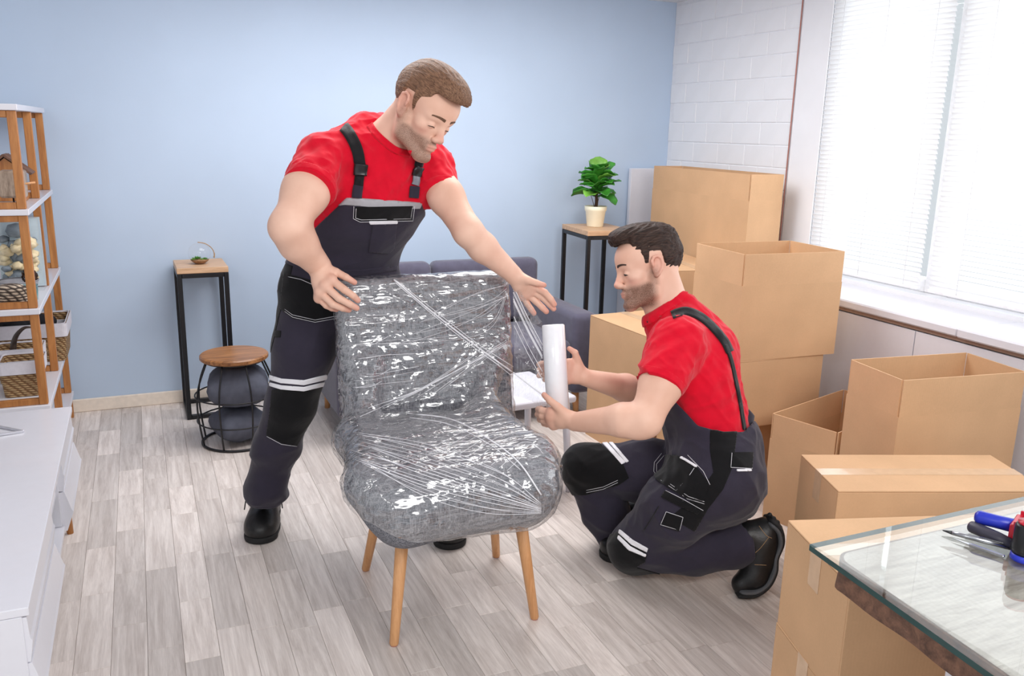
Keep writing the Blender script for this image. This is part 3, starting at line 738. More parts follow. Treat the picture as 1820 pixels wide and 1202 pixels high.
def basket(lo, hi, z0, h, label, taper=0.012):
    cx, cy = (lo[0]+hi[0])/2, (lo[1]+hi[1])/2; sx, sy = hi[0]-lo[0], hi[1]-lo[1]
    root = empty('lined_basket', (cx, cy, z0), label=label, cat='basket', group='lined wicker baskets on the wooden shelf')
    def shell(za, zb, ia, ib, t, mat, nm):
        V = []; F = []
        for z, i_ in ((za, ia), (zb, ib)):
            for q in (0, t):
                X, Y = sx/2-i_-q, sy/2-i_-q; r_ = 0.02
                for cxx, cyy, a0 in ((X-r_, Y-r_, 0), (-X+r_, Y-r_, 90), (-X+r_, -Y+r_, 180), (X-r_, -Y+r_, 270)):
                    for k in range(5):
                        an = math.radians(a0+22.5*k); V.append((cxx+r_*math.cos(an), cyy+r_*math.sin(an), z))
        n = 20
        for i in range(n):
            j = (i+1) % n
            F += [(i, j, 2*n+j, 2*n+i), (n+j, n+i, 3*n+i, 3*n+j), (2*n+i, 2*n+j, 3*n+j, 3*n+i), (j, i, n+i, n+j)]
        if nm == 'body': F.append(tuple(range(n))[::-1]); F.append(tuple(n+i for i in range(n)))
        mesh(nm, V, F, mat, root)
    shell(0.0005, h*0.97, taper, 0.0, 0.008, MAT['wicker'], 'body')
    shell(h*0.66, h, -0.004, -0.006, 0.004, MAT['liner'], 'liner_skirt')
    shell(0.01, h+0.002, taper+0.01, 0.0025, 0.003, MAT['liner'], 'liner')
    return root
ox = -0.66
z3 = 0.3785
basket((-0.56, 3.72), (-0.405, 3.88), z3, 0.145, 'small lined basket standing in front on the basket shelf')
basket((-0.60, 3.93), (-0.425, 4.09), z3, 0.145, 'lined basket with a curved horn in it, between two other baskets')
basket((-0.80, 4.26), (-0.352, 4.57), z3+0.0005, 0.175, 'wide lined basket holding dark clothes at the back of the shelf')
plain('dark_cloth', (20, 20, 26), 0.9, bump=0.4, bscale=60); plain('horn', (70, 58, 52), 0.4, noise=0.4)
bm = bmesh.new()
rd = random.Random(3)
for k in range(9):
    r_ = bmesh.ops.create_icosphere(bm, subdivisions=2, radius=1.0)
    M = Matrix.Translation((-0.74+0.036*k, 4.41+rd.uniform(-.05, .05), z3+0.135+rd.uniform(0, .03)))@Matrix.Diagonal((rd.uniform(.04, .06), rd.uniform(.06, .09), rd.uniform(.03, .045), 1))
    bmesh.ops.transform(bm, matrix=M, verts=r_['verts'])
o = bm_obj('dark_cloth_bundle', bm, MAT['dark_cloth'], None, True)
mr = o.modifiers.new('remesh', 'REMESH'); mr.voxel_size = 0.008; mr.use_smooth_shade = True
tag(o, 'crumpled black cloth heaped inside the wide lined basket', 'cloth')
hp = spline([(-0.53, 4.01, z3+0.03), (-0.535, 4.0, z3+0.12), (-0.52, 3.99, z3+0.185), (-0.485, 3.98, z3+0.225), (-0.45, 3.975, z3+0.228)], 6)
ho = tube('curved_horn', hp, [0.016*(1-i/26)+0.0015 for i in range(len(hp))], MAT['horn'], None, 10); tag(ho, 'dark curved horn sticking out of a lined basket', 'horn')
# ---- middle shelf: shells in a glass vase, tray, glasses, woven box, plate
z2 = 0.7585
vs_ = empty('shell_vase', (-0.475, 4.03, z2), label='square glass vase filled with pale shells and a pine cone', cat='vase')
box('glass', (-0.085, -0.06, 0.001), (0.085, 0.06, 0.30), MAT['glass_clear'], vs_, 0.004)
box('backing', (-0.083, 0.05, 0.003), (0.083, 0.056, 0.295), plain('pale_aqua', (208, 226, 236), 0.4), vs_, 0.001)
plain('shell_cream', (236, 216, 176), 0.5, noise=0.25, nscale=30); plain('shell_grey', (120, 132, 142), 0.5, noise=0.3, nscale=30); plain('cone_brown', (58, 36, 24), 0.8, noise=0.4)
rd = random.Random(11)
for k in range(46):
    bm = bmesh.new(); bmesh.ops.create_icosphere(bm, subdivisions=2, radius=1.0)
    for v in bm.verts: v.co *= 1+0.18*math.sin(6*math.atan2(v.co.y, v.co.x)+k)
    z = 0.025+0.19*(k/46)
    bmesh.ops.transform(bm, matrix=Matrix.Translation((rd.uniform(-.058, .058), rd.uniform(-.045, .02), z))@Matrix.Rotation(rd.uniform(0, 3), 4, 'X')@Matrix.Diagonal((rd.uniform(.017, .027), rd.uniform(.017, .024), rd.uniform(.012, .018), 1)), verts=bm.verts)
    bm_obj('shell', bm, MAT['shell_cream'] if rd.random() < .7 else MAT['shell_grey'], vs_, True)
lathe('wire_ball', [(0.0, 0.215), (0.03, 0.222), (0.042, 0.245), (0.03, 0.27), (0.0, 0.278)], MAT['shell_grey'], vs_, 20)
V = []; F = []
for k in range(60):
    an = k*2.399; z = 0.05*k/60; r_ = 0.028*math.sin(math.pi*(0.15+0.8*k/60)); o_ = len(V)
    c_ = np.array([r_*math.cos(an), r_*math.sin(an), z]); d_ = np.array([math.cos(an), math.sin(an), 0.5]); s_ = np.array([-math.sin(an), math.cos(an), 0])
    V += [c_-s_*.006-d_*.008, c_+s_*.006-d_*.008, c_+d_*.008+s_*.004, c_+d_*.008-s_*.004, c_+[0, 0, .006]]; F += [(0+o_, 1+o_, 2+o_, 3+o_), (o_, o_+4, o_+1), (o_+1, o_+4, o_+2), (o_+2, o_+4, o_+3), (o_+3, o_+4, o_)]
pc = mesh('pine_cone', V, F, MAT['cone_brown'], None); pc.location = (-0.45, 3.885, z2+0.07); pc.rotation_euler = (0.5, 1.2, 0); tag(pc, 'dark pine cone lying on the grey tray in front of the vase', 'pine cone')
ty = empty('grey_tray', (-0.475, 3.885, z2), label='shallow grey stone bowl in front of the shell vase', cat='bowl')
lathe('bowl', [(0, 0.0008), (0.04, 0.001), (0.068, 0.032), (0.076, 0.06), (0.072, 0.06), (0.062, 0.036), (0, 0.024)], plain('stone_grey', (150, 150, 156), 0.5, noise=0.25, nscale=18), ty, 36)
lathe('rim', [(0.071, 0.0602), (0.0765, 0.0602), (0.0765, 0.064), (0.071, 0.064)], MAT['stone_grey'], ty, 36)
clear('teal_glass', (0.62, 0.88, 0.86), 0.03, 0.12, 0.9)
for i, (x, y) in enumerate(((-0.42, 3.785), (-0.482, 3.785))):
    g = empty('tealight_glass', (x, y, z2), label='pale teal tealight glass with a candle between the woven box and grey bowl', cat='glass', group='teal tealight glasses')
    lathe('cup', [(0, 0.001), (0.022, 0.001), (0.026, 0.06), (0.0245, 0.06), (0.021, 0.006), (0, 0.006)], MAT['teal_glass'], g, 24)
    lathe('candle', [(0, 0.0065), (0.0195, 0.0065), (0.02, 0.02), (0, 0.021)], MAT['pot_cream'], g, 16)
wbx = empty('woven_box', (-0.478, 3.697, z2), label='round lidded box woven in brown and cream on the shelf', cat='box')
lathe('body', [(0, 0.001), (0.045, 0.001), (0.06, 0.02), (0.064, 0.04), (0.06, 0.052), (0, 0.052)], MAT['wicker_bw'], wbx, 36)
lathe('lid', [(0, 0.0525), (0.061, 0.0525), (0.056, 0.066), (0.03, 0.078), (0, 0.081)], MAT['wicker_bw'], wbx, 36)
pt = lathe('silver_plate', [(0, 0.001), (0.03, 0.001), (0.05, 0.006), (0.052, 0.009), (0.03, 0.004), (0, 0.003)], MAT['steel'], None, 32); pt.location = (-0.455, 4.24, z2); tag(pt, 'small round silver plate on the shell shelf', 'plate')
# ---- upper shelf: log candle holder and a wooden bird house
z1 = 1.1295
lg = empty('log_decor', (-0.435, 3.71, z1), label='pale driftwood block on a thin black pin on the top compartment', cat='ornament')
bm = bmesh.new(); add_box(bm, (0, 0, 0.085), (0.085, 0.09, 0.1), bev=0.008, seg=2)
for v in bm.verts: v.co.x += 0.006*math.sin(v.co.z*60); v.co.y += 0.004*math.sin(v.co.z*45+1)
bm_obj('block', bm, MAT['driftwood'], lg)
lathe('pin', [(0, 0.0), (0.016, 0.0), (0.016, 0.003), (0.003, 0.004), (0.003, 0.036), (0, 0.036)], MAT['black_metal'], lg, 12)
tube('peg', [(0.035, -0.03, 0.085), (0.078, -0.01, 0.09)], 0.004, MAT['leg_wood'], lg, 8)
bh = empty('bird_house', (-0.48, 4.0, z1), label='brown wooden bird house with a sloping roof on the shelf', cat='bird house')
mesh('body', [(-.06, -.05, .001), (.06, -.05, .001), (.06, -.05, .12), (0, -.05, .17), (-.06, -.05, .12), (-.06, .05, .001), (.06, .05, .001), (.06, .05, .12), (0, .05, .17), (-.06, .05, .12)],
     [(0, 1, 2, 3, 4), (9, 8, 7, 6, 5), (0, 5, 6, 1), (1, 6, 7, 2), (2, 7, 8, 3), (3, 8, 9, 4), (4, 9, 5, 0)], MAT['shelf_wood'], bh)
for s in (-1, 1):
    bm = bmesh.new(); add_bar(bm, (0, 0, 0.182), (s*0.09, 0, 0.108), 0.13, 0.01, 0.001, up=(s*0.66, 0, 0.75)); bm_obj('roof', bm, MAT['slab_wood'], bh)
tube('perch', [(0, -0.05, 0.06), (0, -0.085, 0.06)], 0.004, MAT['leg_wood'], bh, 8)
tube('entrance', [(0, -0.0508, 0.095), (0, -0.0512, 0.095)], 0.018, MAT['dark_gap'], bh, 20)
# ================================================================== implicit-surface modelling
def nrm(v): v = np.asarray(v, float); return v/np.linalg.norm(v)
class Prims(list):
    def cone(s, a, b, ra, rb, k=0.01, sq=None, op='u', cap=None):
        """tapered capsule; sq=(axis, factor) widens it along an axis"""
        a, b = np.asarray(a, float), np.asarray(b, float)
        m_ = max(ra, rb)*(max(1, sq[1]) if sq else 1)+k+0.012
        s.append(('c', np.minimum(a, b)-m_, np.maximum(a, b)+m_, k, op, (a, b, ra, rb, sq, cap))); return s
    def chain(s, pts, rs, k=0.01, sq=None):
        for i in range(len(pts)-1): s.cone(pts[i], pts[i+1], rs[i], rs[i+1], k if i == 0 else min(k, 0.006), sq)
        return s
    def ell(s, c, r, ax=None, k=0.01, op='u'):
        c = np.asarray(c, float); ax = np.eye(3) if ax is None else np.asarray(ax, float)
        m_ = np.sqrt(((ax*np.asarray(r)[:, None])**2).sum(0))+k+0.012
        s.append(('e', c-m_, c+m_, k, op, (c, np.asarray(r, float), ax))); return s
    def rbox(s, c, half, rad, ax=None, k=0.01, op='u'):
        c = np.asarray(c, float); ax = np.eye(3) if ax is None else np.asarray(ax, float)
        m_ = (np.abs(ax)*np.asarray(half)[:, None]).sum(0)+k+0.012
        s.append(('b', c-m_, c+m_, k, op, (c, np.asarray(half, float)-rad, rad, ax))); return s
    def cut(s, fn): s.append(('f', None, None, 0, 'i', fn)); return s     # keep where fn(P) < 0
def _eval(kind, a, X, Y, Z):
    if kind == 'c':
        p, q, ra, rb, sq, cap = a; d = q-p; L2 = d@d+1e-12
        x, y, z = X-p[0], Y-p[1], Z-p[2]
        t = np.clip((x*d[0]+y*d[1]+z*d[2])/L2, 0, 1)
        x = x-t*d[0]; y = y-t*d[1]; z = z-t*d[2]
        s2 = x*x+y*y+z*z
        if sq: 
            n, f = sq; e = x*n[0]+y*n[1]+z*n[2]; s2 = s2+e*e*(1/f**2-1)
        o = np.sqrt(s2)-(ra+(rb-ra)*t)
        if cap is not None: o = np.maximum(o, (X-cap[0][0])*cap[1][0]+(Y-cap[0][1])*cap[1][1]+(Z-cap[0][2])*cap[1][2])
        return o
    if kind == 'e':
        c, r, ax = a; x, y, z = X-c[0], Y-c[1], Z-c[2]; k0 = 0; k1 = 0
        for i in range(3):
            e = x*ax[i][0]+y*ax[i][1]+z*ax[i][2]; k0 = k0+(e/r[i])**2; k1 = k1+(e/r[i]**2)**2
        k0 = np.sqrt(k0); k1 = np.sqrt(k1)+1e-9
        return k0*(k0-1)/k1
    if kind == 'b':
        c, h, rad, ax = a; x, y, z = X-c[0], Y-c[1], Z-c[2]; o = 0; mxx = -1e9
        for i in range(3):
            e = np.abs(x*ax[i][0]+y*ax[i][1]+z*ax[i][2])-h[i]; o = o+np.maximum(e, 0)**2; mxx = np.maximum(mxx, e)
        return np.sqrt(o)+np.minimum(mxx, 0)-rad
def solidify_field(prims, h, inflate=0.0):
    lo = np.min([p[1] for p in prims if p[0] != 'f' and p[4] == 'u'], 0)-2*h-max(inflate, 0)
    hi = np.max([p[2] for p in prims if p[0] != 'f' and p[4] == 'u'], 0)+2*h+max(inflate, 0)
    n = np.ceil((hi-lo)/h).astype(int)+1
    f = np.full(n, 1.0, np.float32)
    g = [(lo[i]+h*np.arange(n[i])).astype(np.float32) for i in range(3)]
    for kind, bl, bh, k, op, a in prims:
        if kind == 'f':
            X, Y, Z = np.meshgrid(*g, indexing='ij', sparse=True)
            f = np.maximum(f, a(X, Y, Z).astype(np.float32)); continue
        i0 = np.clip(np.floor((bl-inflate-lo)/h).astype(int), 0, n); i1 = np.clip(np.ceil((bh+inflate-lo)/h).astype(int)+1, 0, n)
        if (i1 <= i0).any(): continue
        sl = tuple(slice(p_, q_) for p_, q_ in zip(i0, i1))
        X = g[0][sl[0]][:, None, None]; Y = g[1][sl[1]][None, :, None]; Z = g[2][sl[2]][None, None, :]
        d = (_eval(kind, a, X, Y, Z)-inflate).astype(np.float32); c = f[sl]
        if op == 'u':
            if k > 0:
                t = np.clip(0.5+0.5*(c-d)/k, 0, 1); f[sl] = c+(d-c)*t-k*t*(1-t)
            else: f[sl] = np.minimum(c, d)
        else:
            d = -d
            if k > 0:
                t = np.clip(0.5-0.5*(c-d)/k, 0, 1); f[sl] = c+(d-c)*t+k*t*(1-t)
            else: f[sl] = np.maximum(c, d)
    return f, lo
def surface(prims, h=0.004, inflate=0.0, smooth=1):
    """surface nets -> vertices, quads"""
    f, lo = solidify_field(prims, h, inflate)
    ins = f < 0
    n = np.array(f.shape)-1
    cnt = np.zeros(n, np.uint8)
    for i in (0, 1):
        for j in (0, 1):
            for k in (0, 1): cnt += ins[i:i+n[0], j:j+n[1], k:k+n[2]]
    act = (cnt > 0) & (cnt < 8)
    ijk = np.argwhere(act); idx = np.full(n, -1, np.int32); idx[act] = np.arange(len(ijk))
    corners = [(i, j, k) for i in (0, 1) for j in (0, 1) for k in (0, 1)]
    val = np.stack([f[ijk[:, 0]+c[0], ijk[:, 1]+c[1], ijk[:, 2]+c[2]] for c in corners], 1)
    acc = np.zeros((len(ijk), 3)); num = np.zeros(len(ijk))
    for a in range(8):
        for b in range(a+1, 8):
            ca, cb = np.array(corners[a]), np.array(corners[b])
            if abs(ca-cb).sum() != 1: continue
            va, vb = val[:, a], val[:, b]; m_ = (va < 0) != (vb < 0)
            t = np.where(m_, va/np.where(m_, va-vb, 1), 0)
            acc += np.where(m_[:, None], ca+(cb-ca)*t[:, None], 0); num += m_
    V = lo+h*(ijk+acc/num[:, None])
    Q = []
    for ax in range(3):
        b1, b2 = (ax+1) % 3, (ax+2) % 3
        sA = [slice(None)]*3; sB = [slice(None)]*3; sA[ax] = slice(0, -1); sB[ax] = slice(1, None)
        ch = ins[tuple(sA)] != ins[tuple(sB)]
        e = np.argwhere(ch)
        ok = (e[:, b1] > 0) & (e[:, b2] > 0) & (e[:, b1] < n[b1]) & (e[:, b2] < n[b2]); e = e[ok]
        if not len(e): continue
        def cell(d1, d2):
            c = e.copy(); c[:, b1] -= d1; c[:, b2] -= d2; return idx[c[:, 0], c[:, 1], c[:, 2]]
        q = np.stack([cell(1, 1), cell(0, 1), cell(0, 0), cell(1, 0)], 1)
        inside = ins[e[:, 0], e[:, 1], e[:, 2]]
        q = np.where(inside[:, None], q, q[:, ::-1]); Q.append(q)
    Q = np.concatenate(Q); Q = Q[(Q >= 0).all(1)]
    for _ in range(smooth): V = relax(V, Q)
    return V, Q
def relax(V, Q, w_=0.5):
    s = np.zeros_like(V); c = np.zeros(len(V)); nc = Q.shape[1]
    for k in range(nc):
        a, b = Q[:, k], Q[:, (k+1) % nc]
        np.add.at(s, a, V[b]); np.add.at(s, b, V[a]); np.add.at(c, a, 1); np.add.at(c, b, 1)
    return V+(s/np.maximum(c, 1)[:, None]-V)*w_
def vnormals(V, Q):
    a, b, c = V[Q[:, 0]], V[Q[:, 1]], V[Q[:, 2]]
    fn = np.cross(b-a, c-a); N = np.zeros_like(V)
    for k in range(Q.shape[1]): np.add.at(N, Q[:, k], fn)
    return N/(np.linalg.norm(N, axis=1)[:, None]+1e-12)
_perm = RNG.random((32, 32, 32)).astype(np.float32)
def noise3(P, sc_=1.0, off=0.0):
    P = np.asarray(P)*sc_+off; i = np.floor(P).astype(int); t = P-i; t = t*t*(3-2*t); o = 0
    for dx in (0, 1):
        for dy in (0, 1):
            for dz in (0, 1):
                w_ = (t[:, 0] if dx else 1-t[:, 0])*(t[:, 1] if dy else 1-t[:, 1])*(t[:, 2] if dz else 1-t[:, 2])
                o = o+w_*_perm[(i[:, 0]+dx) % 32, (i[:, 1]+dy) % 32, (i[:, 2]+dz) % 32]
    return o*2-1
def folds(V, axis, L, across, amp, det=0.5):
    """ridged folds running along axis: long along it, short across it"""
    ax = nrm(axis); t = V@ax; P = V/across+np.outer(t, ax)*(1/L-1/across)
    n = noise3(P, 1.0, 3.3)+det*noise3(P, 2.1, 9.1)
    return amp*(1-2*np.abs(n))
def tri(Q):
    return Q if Q.shape[1] == 3 else np.concatenate([Q[:, [0, 1, 2]], Q[:, [0, 2, 3]]])
def isocut(V, T, s):
    """split triangles along s=0 -> (V, T where s>0, T where s<=0)"""
    V = list(V); s = np.asarray(s, float); pos = s > 0; k = pos[T].sum(1)
    keep = [T[k == 3].tolist(), T[k == 0].tolist()]; cache = {}
    Va = np.asarray(V)
    def mid(a, b):
        key = (a, b) if a < b else (b, a)
        if key not in cache:
            t = s[a]/(s[a]-s[b]); t = min(max(t, 0.02), 0.98); cache[key] = len(V); V.append(Va[a]+(Va[b]-Va[a])*t)
        return cache[key]
    for f in T[(k == 1) | (k == 2)]:
        f = [int(x) for x in f]; lone = bool(pos[f].sum() == 1)
        while pos[f[0]] != lone or pos[f[1]] == lone or pos[f[2]] == lone: f = f[1:]+f[:1]
        a, b, c = f; ab, ac = mid(a, b), mid(a, c)
        keep[0 if lone else 1].append([a, ab, ac]); keep[1 if lone else 0] += [[ab, b, c], [ab, c, ac]]
    return np.asarray(V), np.asarray(keep[0], int).reshape(-1, 3), np.asarray(keep[1], int).reshape(-1, 3)
def compact(V, T):
    u, inv = np.unique(T, return_inverse=True); return V[u], inv.reshape(T.shape)
def fast(name, V, Q, mat, parent=None, smooth=True, world=True, attr=None):
    V = np.asarray(V, float)
    if world and parent is not None:
        inv = np.array(parent_matrix(parent).inverted()); V = V@inv[:3, :3].T+inv[:3, 3]
    me = bpy.data.meshes.new(name); nf, nc = Q.shape
    me.vertices.add(len(V)); me.vertices.foreach_set('co', V.astype(np.float32).ravel())
    me.loops.add(nf*nc); me.loops.foreach_set('vertex_index', Q.astype(np.int32).ravel())
    me.polygons.add(nf); me.polygons.foreach_set('loop_start', np.arange(0, nf*nc, nc, dtype=np.int32))
    me.update(calc_edges=True)
    if attr:
        for nm, val in attr.items():
            val = np.asarray(val, np.float32)
            if val.ndim == 2: at_ = me.attributes.new(nm, 'FLOAT_VECTOR', 'POINT'); at_.data.foreach_set('vector', val.ravel())
            else: at_ = me.attributes.new(nm, 'FLOAT', 'POINT'); at_.data.foreach_set('value', val)
    return link(name, me, mat, parent, smooth)
def poly_sd(P, poly):
    """signed distance (px) of image points to a polygon, positive inside"""
    poly = np.asarray(poly, float); n = len(poly); d = np.full(len(P), 1e9); ins = np.zeros(len(P), bool)
    for i in range(n):
        a, b = poly[i], poly[(i+1) % n]; e = b-a
        t = np.clip(((P-a)@e)/(e@e+1e-9), 0, 1); q = P-a-t[:, None]*e; d = np.minimum(d, np.hypot(q[:, 0], q[:, 1]))
        c = ((a[1] > P[:, 1]) != (b[1] > P[:, 1]))
        xx = (b[0]-a[0])*(P[:, 1]-a[1])/(b[1]-a[1]+1e-12)+a[0]; ins ^= c & (P[:, 0] < xx)
    return np.where(ins, d, -d)
def patch_fn(name, V, Q, s, mat, parent, lift=0.002, under=0.002, swell=None):
    T = tri(Q); T = T[(s[T] > -0.02).any(1)]
    V2, A, B = isocut(V, T, s)
    if not len(A): return None
    V2, A = compact(V2, A); N2 = vnormals(V2, A); n = len(V2); lf = lift if swell is None else lift+swell(V2)[:, None]
    W = np.concatenate([V2+N2*lf, V2-N2*under])
    e = np.concatenate([A[:, [0, 1]], A[:, [1, 2]], A[:, [2, 0]]]); key = np.sort(e, 1); _, inv, cn = np.unique(key, axis=0, return_inverse=True, return_counts=True)
    be = e[cn[inv.ravel()] == 1]
    side = np.concatenate([np.stack([be[:, 1], be[:, 0], be[:, 0]+n], 1), np.stack([be[:, 1], be[:, 0]+n, be[:, 1]+n], 1)])
    return fast(name, W, np.concatenate([A, side]), mat, parent)
def patch(name, V, Q, poly, mat, parent, lift=0.002, both=False, extra=None):
    """piece of a garment's own surface lying inside a drawn outline, lifted a little and given thickness"""
    T = tri(Q); N = vnormals(V, T)
    s = poly_sd(proj(V), poly)
    if not both:
        s = np.where(((C0-V)*N).sum(1) > -0.05*np.linalg.norm(C0-V, axis=1), s, -50)
    if extra is not None: s = np.minimum(s, extra(V))
    near = (s[T] > -60).any(1)
    T = T[near]
    if not len(T): return None
    V2, A, B = isocut(V, T, s)
    if not len(A): return None
    A = largest(len(V2), A); V2, A = compact(V2, A); N2 = vnormals(V2, A)
    n = len(V2); W = np.concatenate([V2+N2*lift, V2-N2*0.002])
    e = np.concatenate([A[:, [0, 1]], A[:, [1, 2]], A[:, [2, 0]]]); key = np.sort(e, 1); _, inv, cn = np.unique(key, axis=0, return_inverse=True, return_counts=True)
    be = e[cn[inv.ravel()] == 1]
    side = np.concatenate([np.stack([be[:, 1], be[:, 0], be[:, 0]+n], 1), np.stack([be[:, 1], be[:, 0]+n, be[:, 1]+n], 1)])
    return fast(name, W, np.concatenate([A, side]), mat, parent)
def rim(name, V, e, ctr, a1, a2, lo, hi, r, mat, parent, n=48):
    """rolled edge around an opening: follows the garment where e lies between lo and hi"""
    k = (e > lo) & (e < hi) & (np.linalg.norm(V-ctr, axis=1) < .14); P = V[k]; an = np.arctan2((P-ctr)@a2, (P-ctr)@a1); out = []
    for i in range(n):
        t = -math.pi+2*math.pi*(i+.5)/n; d = np.abs((an-t+math.pi) % (2*math.pi)-math.pi)
        w_ = np.exp(-(d/.12)**2)
        if w_.sum() > .5: out.append((P*w_[:, None]).sum(0)/w_.sum())
    V2, F2 = tube_data(out, r, 8, closed=True); return mesh(name, V2, F2, mat, parent, True, True)
def largest(n, A):
    lab = np.arange(n)
    while True:
        m_ = lab[A].min(1); new = lab.copy()
        for k in range(3): np.minimum.at(new, A[:, k], m_)
        new = new[new]
        if (new == lab).all(): break
        lab = new
    u, c = np.unique(lab[A[:, 0]], return_counts=True)
    return A[lab[A[:, 0]] == u[c.argmax()]]
class Hit:
    """finds the point of a surface seen at a pixel"""
    def __init__(s, *vq):
        V = []; F = []
        for v, q in vq:
            o = len(V); V += [Vector(p) for p in v]; F += (tri(q)+o).tolist()
        s.t = BVHTree.FromPolygons(V, F)
    def __call__(s, px, py, off=0.003):
        d = ray(px, py); l, n, i, dd = s.t.ray_cast(Vector(C0), Vector(nrm(d)))
        return None if l is None else np.array(l)-off*nrm(d)
def seam(name, hit, pts, r, mat, parent, off=0.002, n=6):
    if name == 'stitching':
        pp_ = [np.array(p, float) for p in pts]; C_ = [a+(b-a)*t for a, b in zip(pp_, pp_[1:]) for t in np.linspace(0, 1, n, endpoint=False)]+[pp_[-1]]
    else: C_ = spline([np.array(p, float) for p in pts], n)
    P = [p for p in (hit(*q, off) for q in C_) if p is not None]
    if len(P) < 2: return None
    V, F = tube_data(P, r, 5); return mesh(name, V, F, mat, parent, True, True)
def ribbon(name, hit, pts, wpx, mat, parent, off=0.004, n=8, thick=0.0025):
    C_ = spline([np.array(p, float) for p in pts], n); V = []; F = []; K = 5
    for i, c in enumerate(C_):
        t = C_[min(i+1, len(C_)-1)]-C_[max(i-1, 0)]; t = t/np.linalg.norm(t); s_ = np.array([-t[1], t[0]])
        rowp = []
        for k in range(K):
            p = hit(*(c+s_*wpx*(k/(K-1)-0.5)), off)
            rowp.append(p)
        good = [p for p in rowp if p is not None]
        if len(good) < K: 
            continue
        V += rowp
    m_ = len(V)//K; V = np.array(V)
    if m_ < 2: return None
    G = V.reshape(m_, K, 3); dv = np.linalg.norm(G[1:]-G[:-1], axis=2)
    for i in range(m_-1):
        for k in range(K-1): F.append((i*K+k, i*K+k+1, (i+1)*K+k+1, (i+1)*K+k))
    o = mesh(name, V, F, mat, parent, True, True); md = o.modifiers.new('thickness', 'SOLIDIFY'); md.thickness = thick; md.offset = 0
    return o

# ================================================================== wrapped armchair
def fabric(name, dark, light, sc_=420.0):
    mt, nt, b, out = nodes(name); v = coords(nt, (1, 1, 1))
    n1 = nd(nt, 'ShaderNodeTexNoise', Vector=coords(nt, (0.12, 1, 1)), Scale=sc_, Detail=2.0); n2 = nd(nt, 'ShaderNodeTexNoise', Vector=coords(nt, (1, 1, 0.12)), Scale=sc_, Detail=2.0)
    ad = nd(nt, 'ShaderNodeMath', _operation='ADD'); nt.links.new(n1.outputs[0], ad.inputs[0]); nt.links.new(n2.outputs[0], ad.inputs[1])
    hf = nd(nt, 'ShaderNodeMath', _operation='MULTIPLY'); nt.links.new(ad.outputs[0], hf.inputs[0]); hf.inputs[1].default_value = 0.5
    nt.links.new(ramp(nt, hf.outputs[0], [(0.36, lin(*dark)), (0.64, lin(*light))]), b.inputs['Base Color'])
    bp = nd(nt, 'ShaderNodeBump', Strength=0.5, Distance=0.002, Height=hf.outputs[0]); nt.links.new(bp.outputs[0], b.inputs['Normal'])
    b.inputs['Roughness'].default_value = 0.9; b.inputs['Specular IOR Level'].default_value = 0.15
fabric('chair_fabric', (72, 74, 82), (152, 153, 160))
ch = empty('armchair', (0.81, 2.33, 0), label='grey fabric armchair with round wooden legs, wrapped in clear film', cat='chair')
cx = 0.757
bt = nrm([0, 0.17, 1.0]); bf = nrm([0, -1.0, 0.17]); bx = np.array([1.0, 0, 0])
AXB = np.array([bx, bt, bf])
seat = Prims()
# bucket seat: wide rounded shell, wings rising at the sides
seat.rbox((cx+0.005, 2.25, 0.485), (0.225, 0.235, 0.092), 0.085, k=0.02); seat.ell((cx, 2.2, 0.54), (0.22, 0.2, 0.055), k=0.05)
seat.cone((cx-0.165, 2.03, 0.445), (cx+0.165, 2.03, 0.445), 0.078, 0.078, 0.06); seat.cone((cx-0.21, 2.03, 0.49), (cx+0.20, 2.03, 0.485), 0.07, 0.07, 0.06)
for s_ in (-1, 1):
    xw = 0.252 if s_ < 0 else 0.228
    seat.cone((cx+s_*xw, 2.10, 0.535), (cx+s_*0.195, 2.41, 0.555), 0.05, 0.045, 0.06)
    seat.cone((cx+s_*(xw+.004), 2.08, 0.52), (cx+s_*0.17, 2.05, 0.45), 0.052, 0.075, 0.06)
    seat.cone((cx+s_*0.225, 2.40, 0.53), (cx+s_*0.16, 2.36, 0.46), 0.052, 0.07, 0.06)
back = Prims()
bc = np.array([0.828, 2.59, 0.722])
back.rbox(bc, (0.286, 0.262, 0.042), 0.03, AXB, k=0.01)
back.rbox(bc-bt*0.15, (0.27, 0.2, 0.04), 0.03, AXB, k=0.02)
sV, sQ = surface(seat, 0.006, smooth=2); bV, bQ = surface(back, 0.006, smooth=2)
fast('seat', sV, sQ, MAT['chair_fabric'], ch); fast('backrest', bV, bQ, MAT['chair_fabric'], ch)
for (fx, fy), (tx, ty_) in (((0.577, 2.125), (0.625, 2.16)), ((1.012, 2.102), (0.955, 2.14)), ((0.605, 2.575), (0.655, 2.45)), ((1.05, 2.504), (0.985, 2.42))):
    a, b = np.array([fx, fy, 0.0]), np.array([tx, ty_, 0.43]); o_ = np.array([0.81, 2.33, 0])
    lg_ = tube('leg', [a-o_+[0, 0, .002], a-o_+[0, 0, .006], b-o_], [0.0105, 0.0135, 0.0215], MAT['leg_wood'], ch, 18)
    mesh('glide', *tube_data([a-o_+[0, 0, 0.0002], a-o_+[0, 0, 0.004]], 0.011, 14), MAT['pipe_red'], ch)

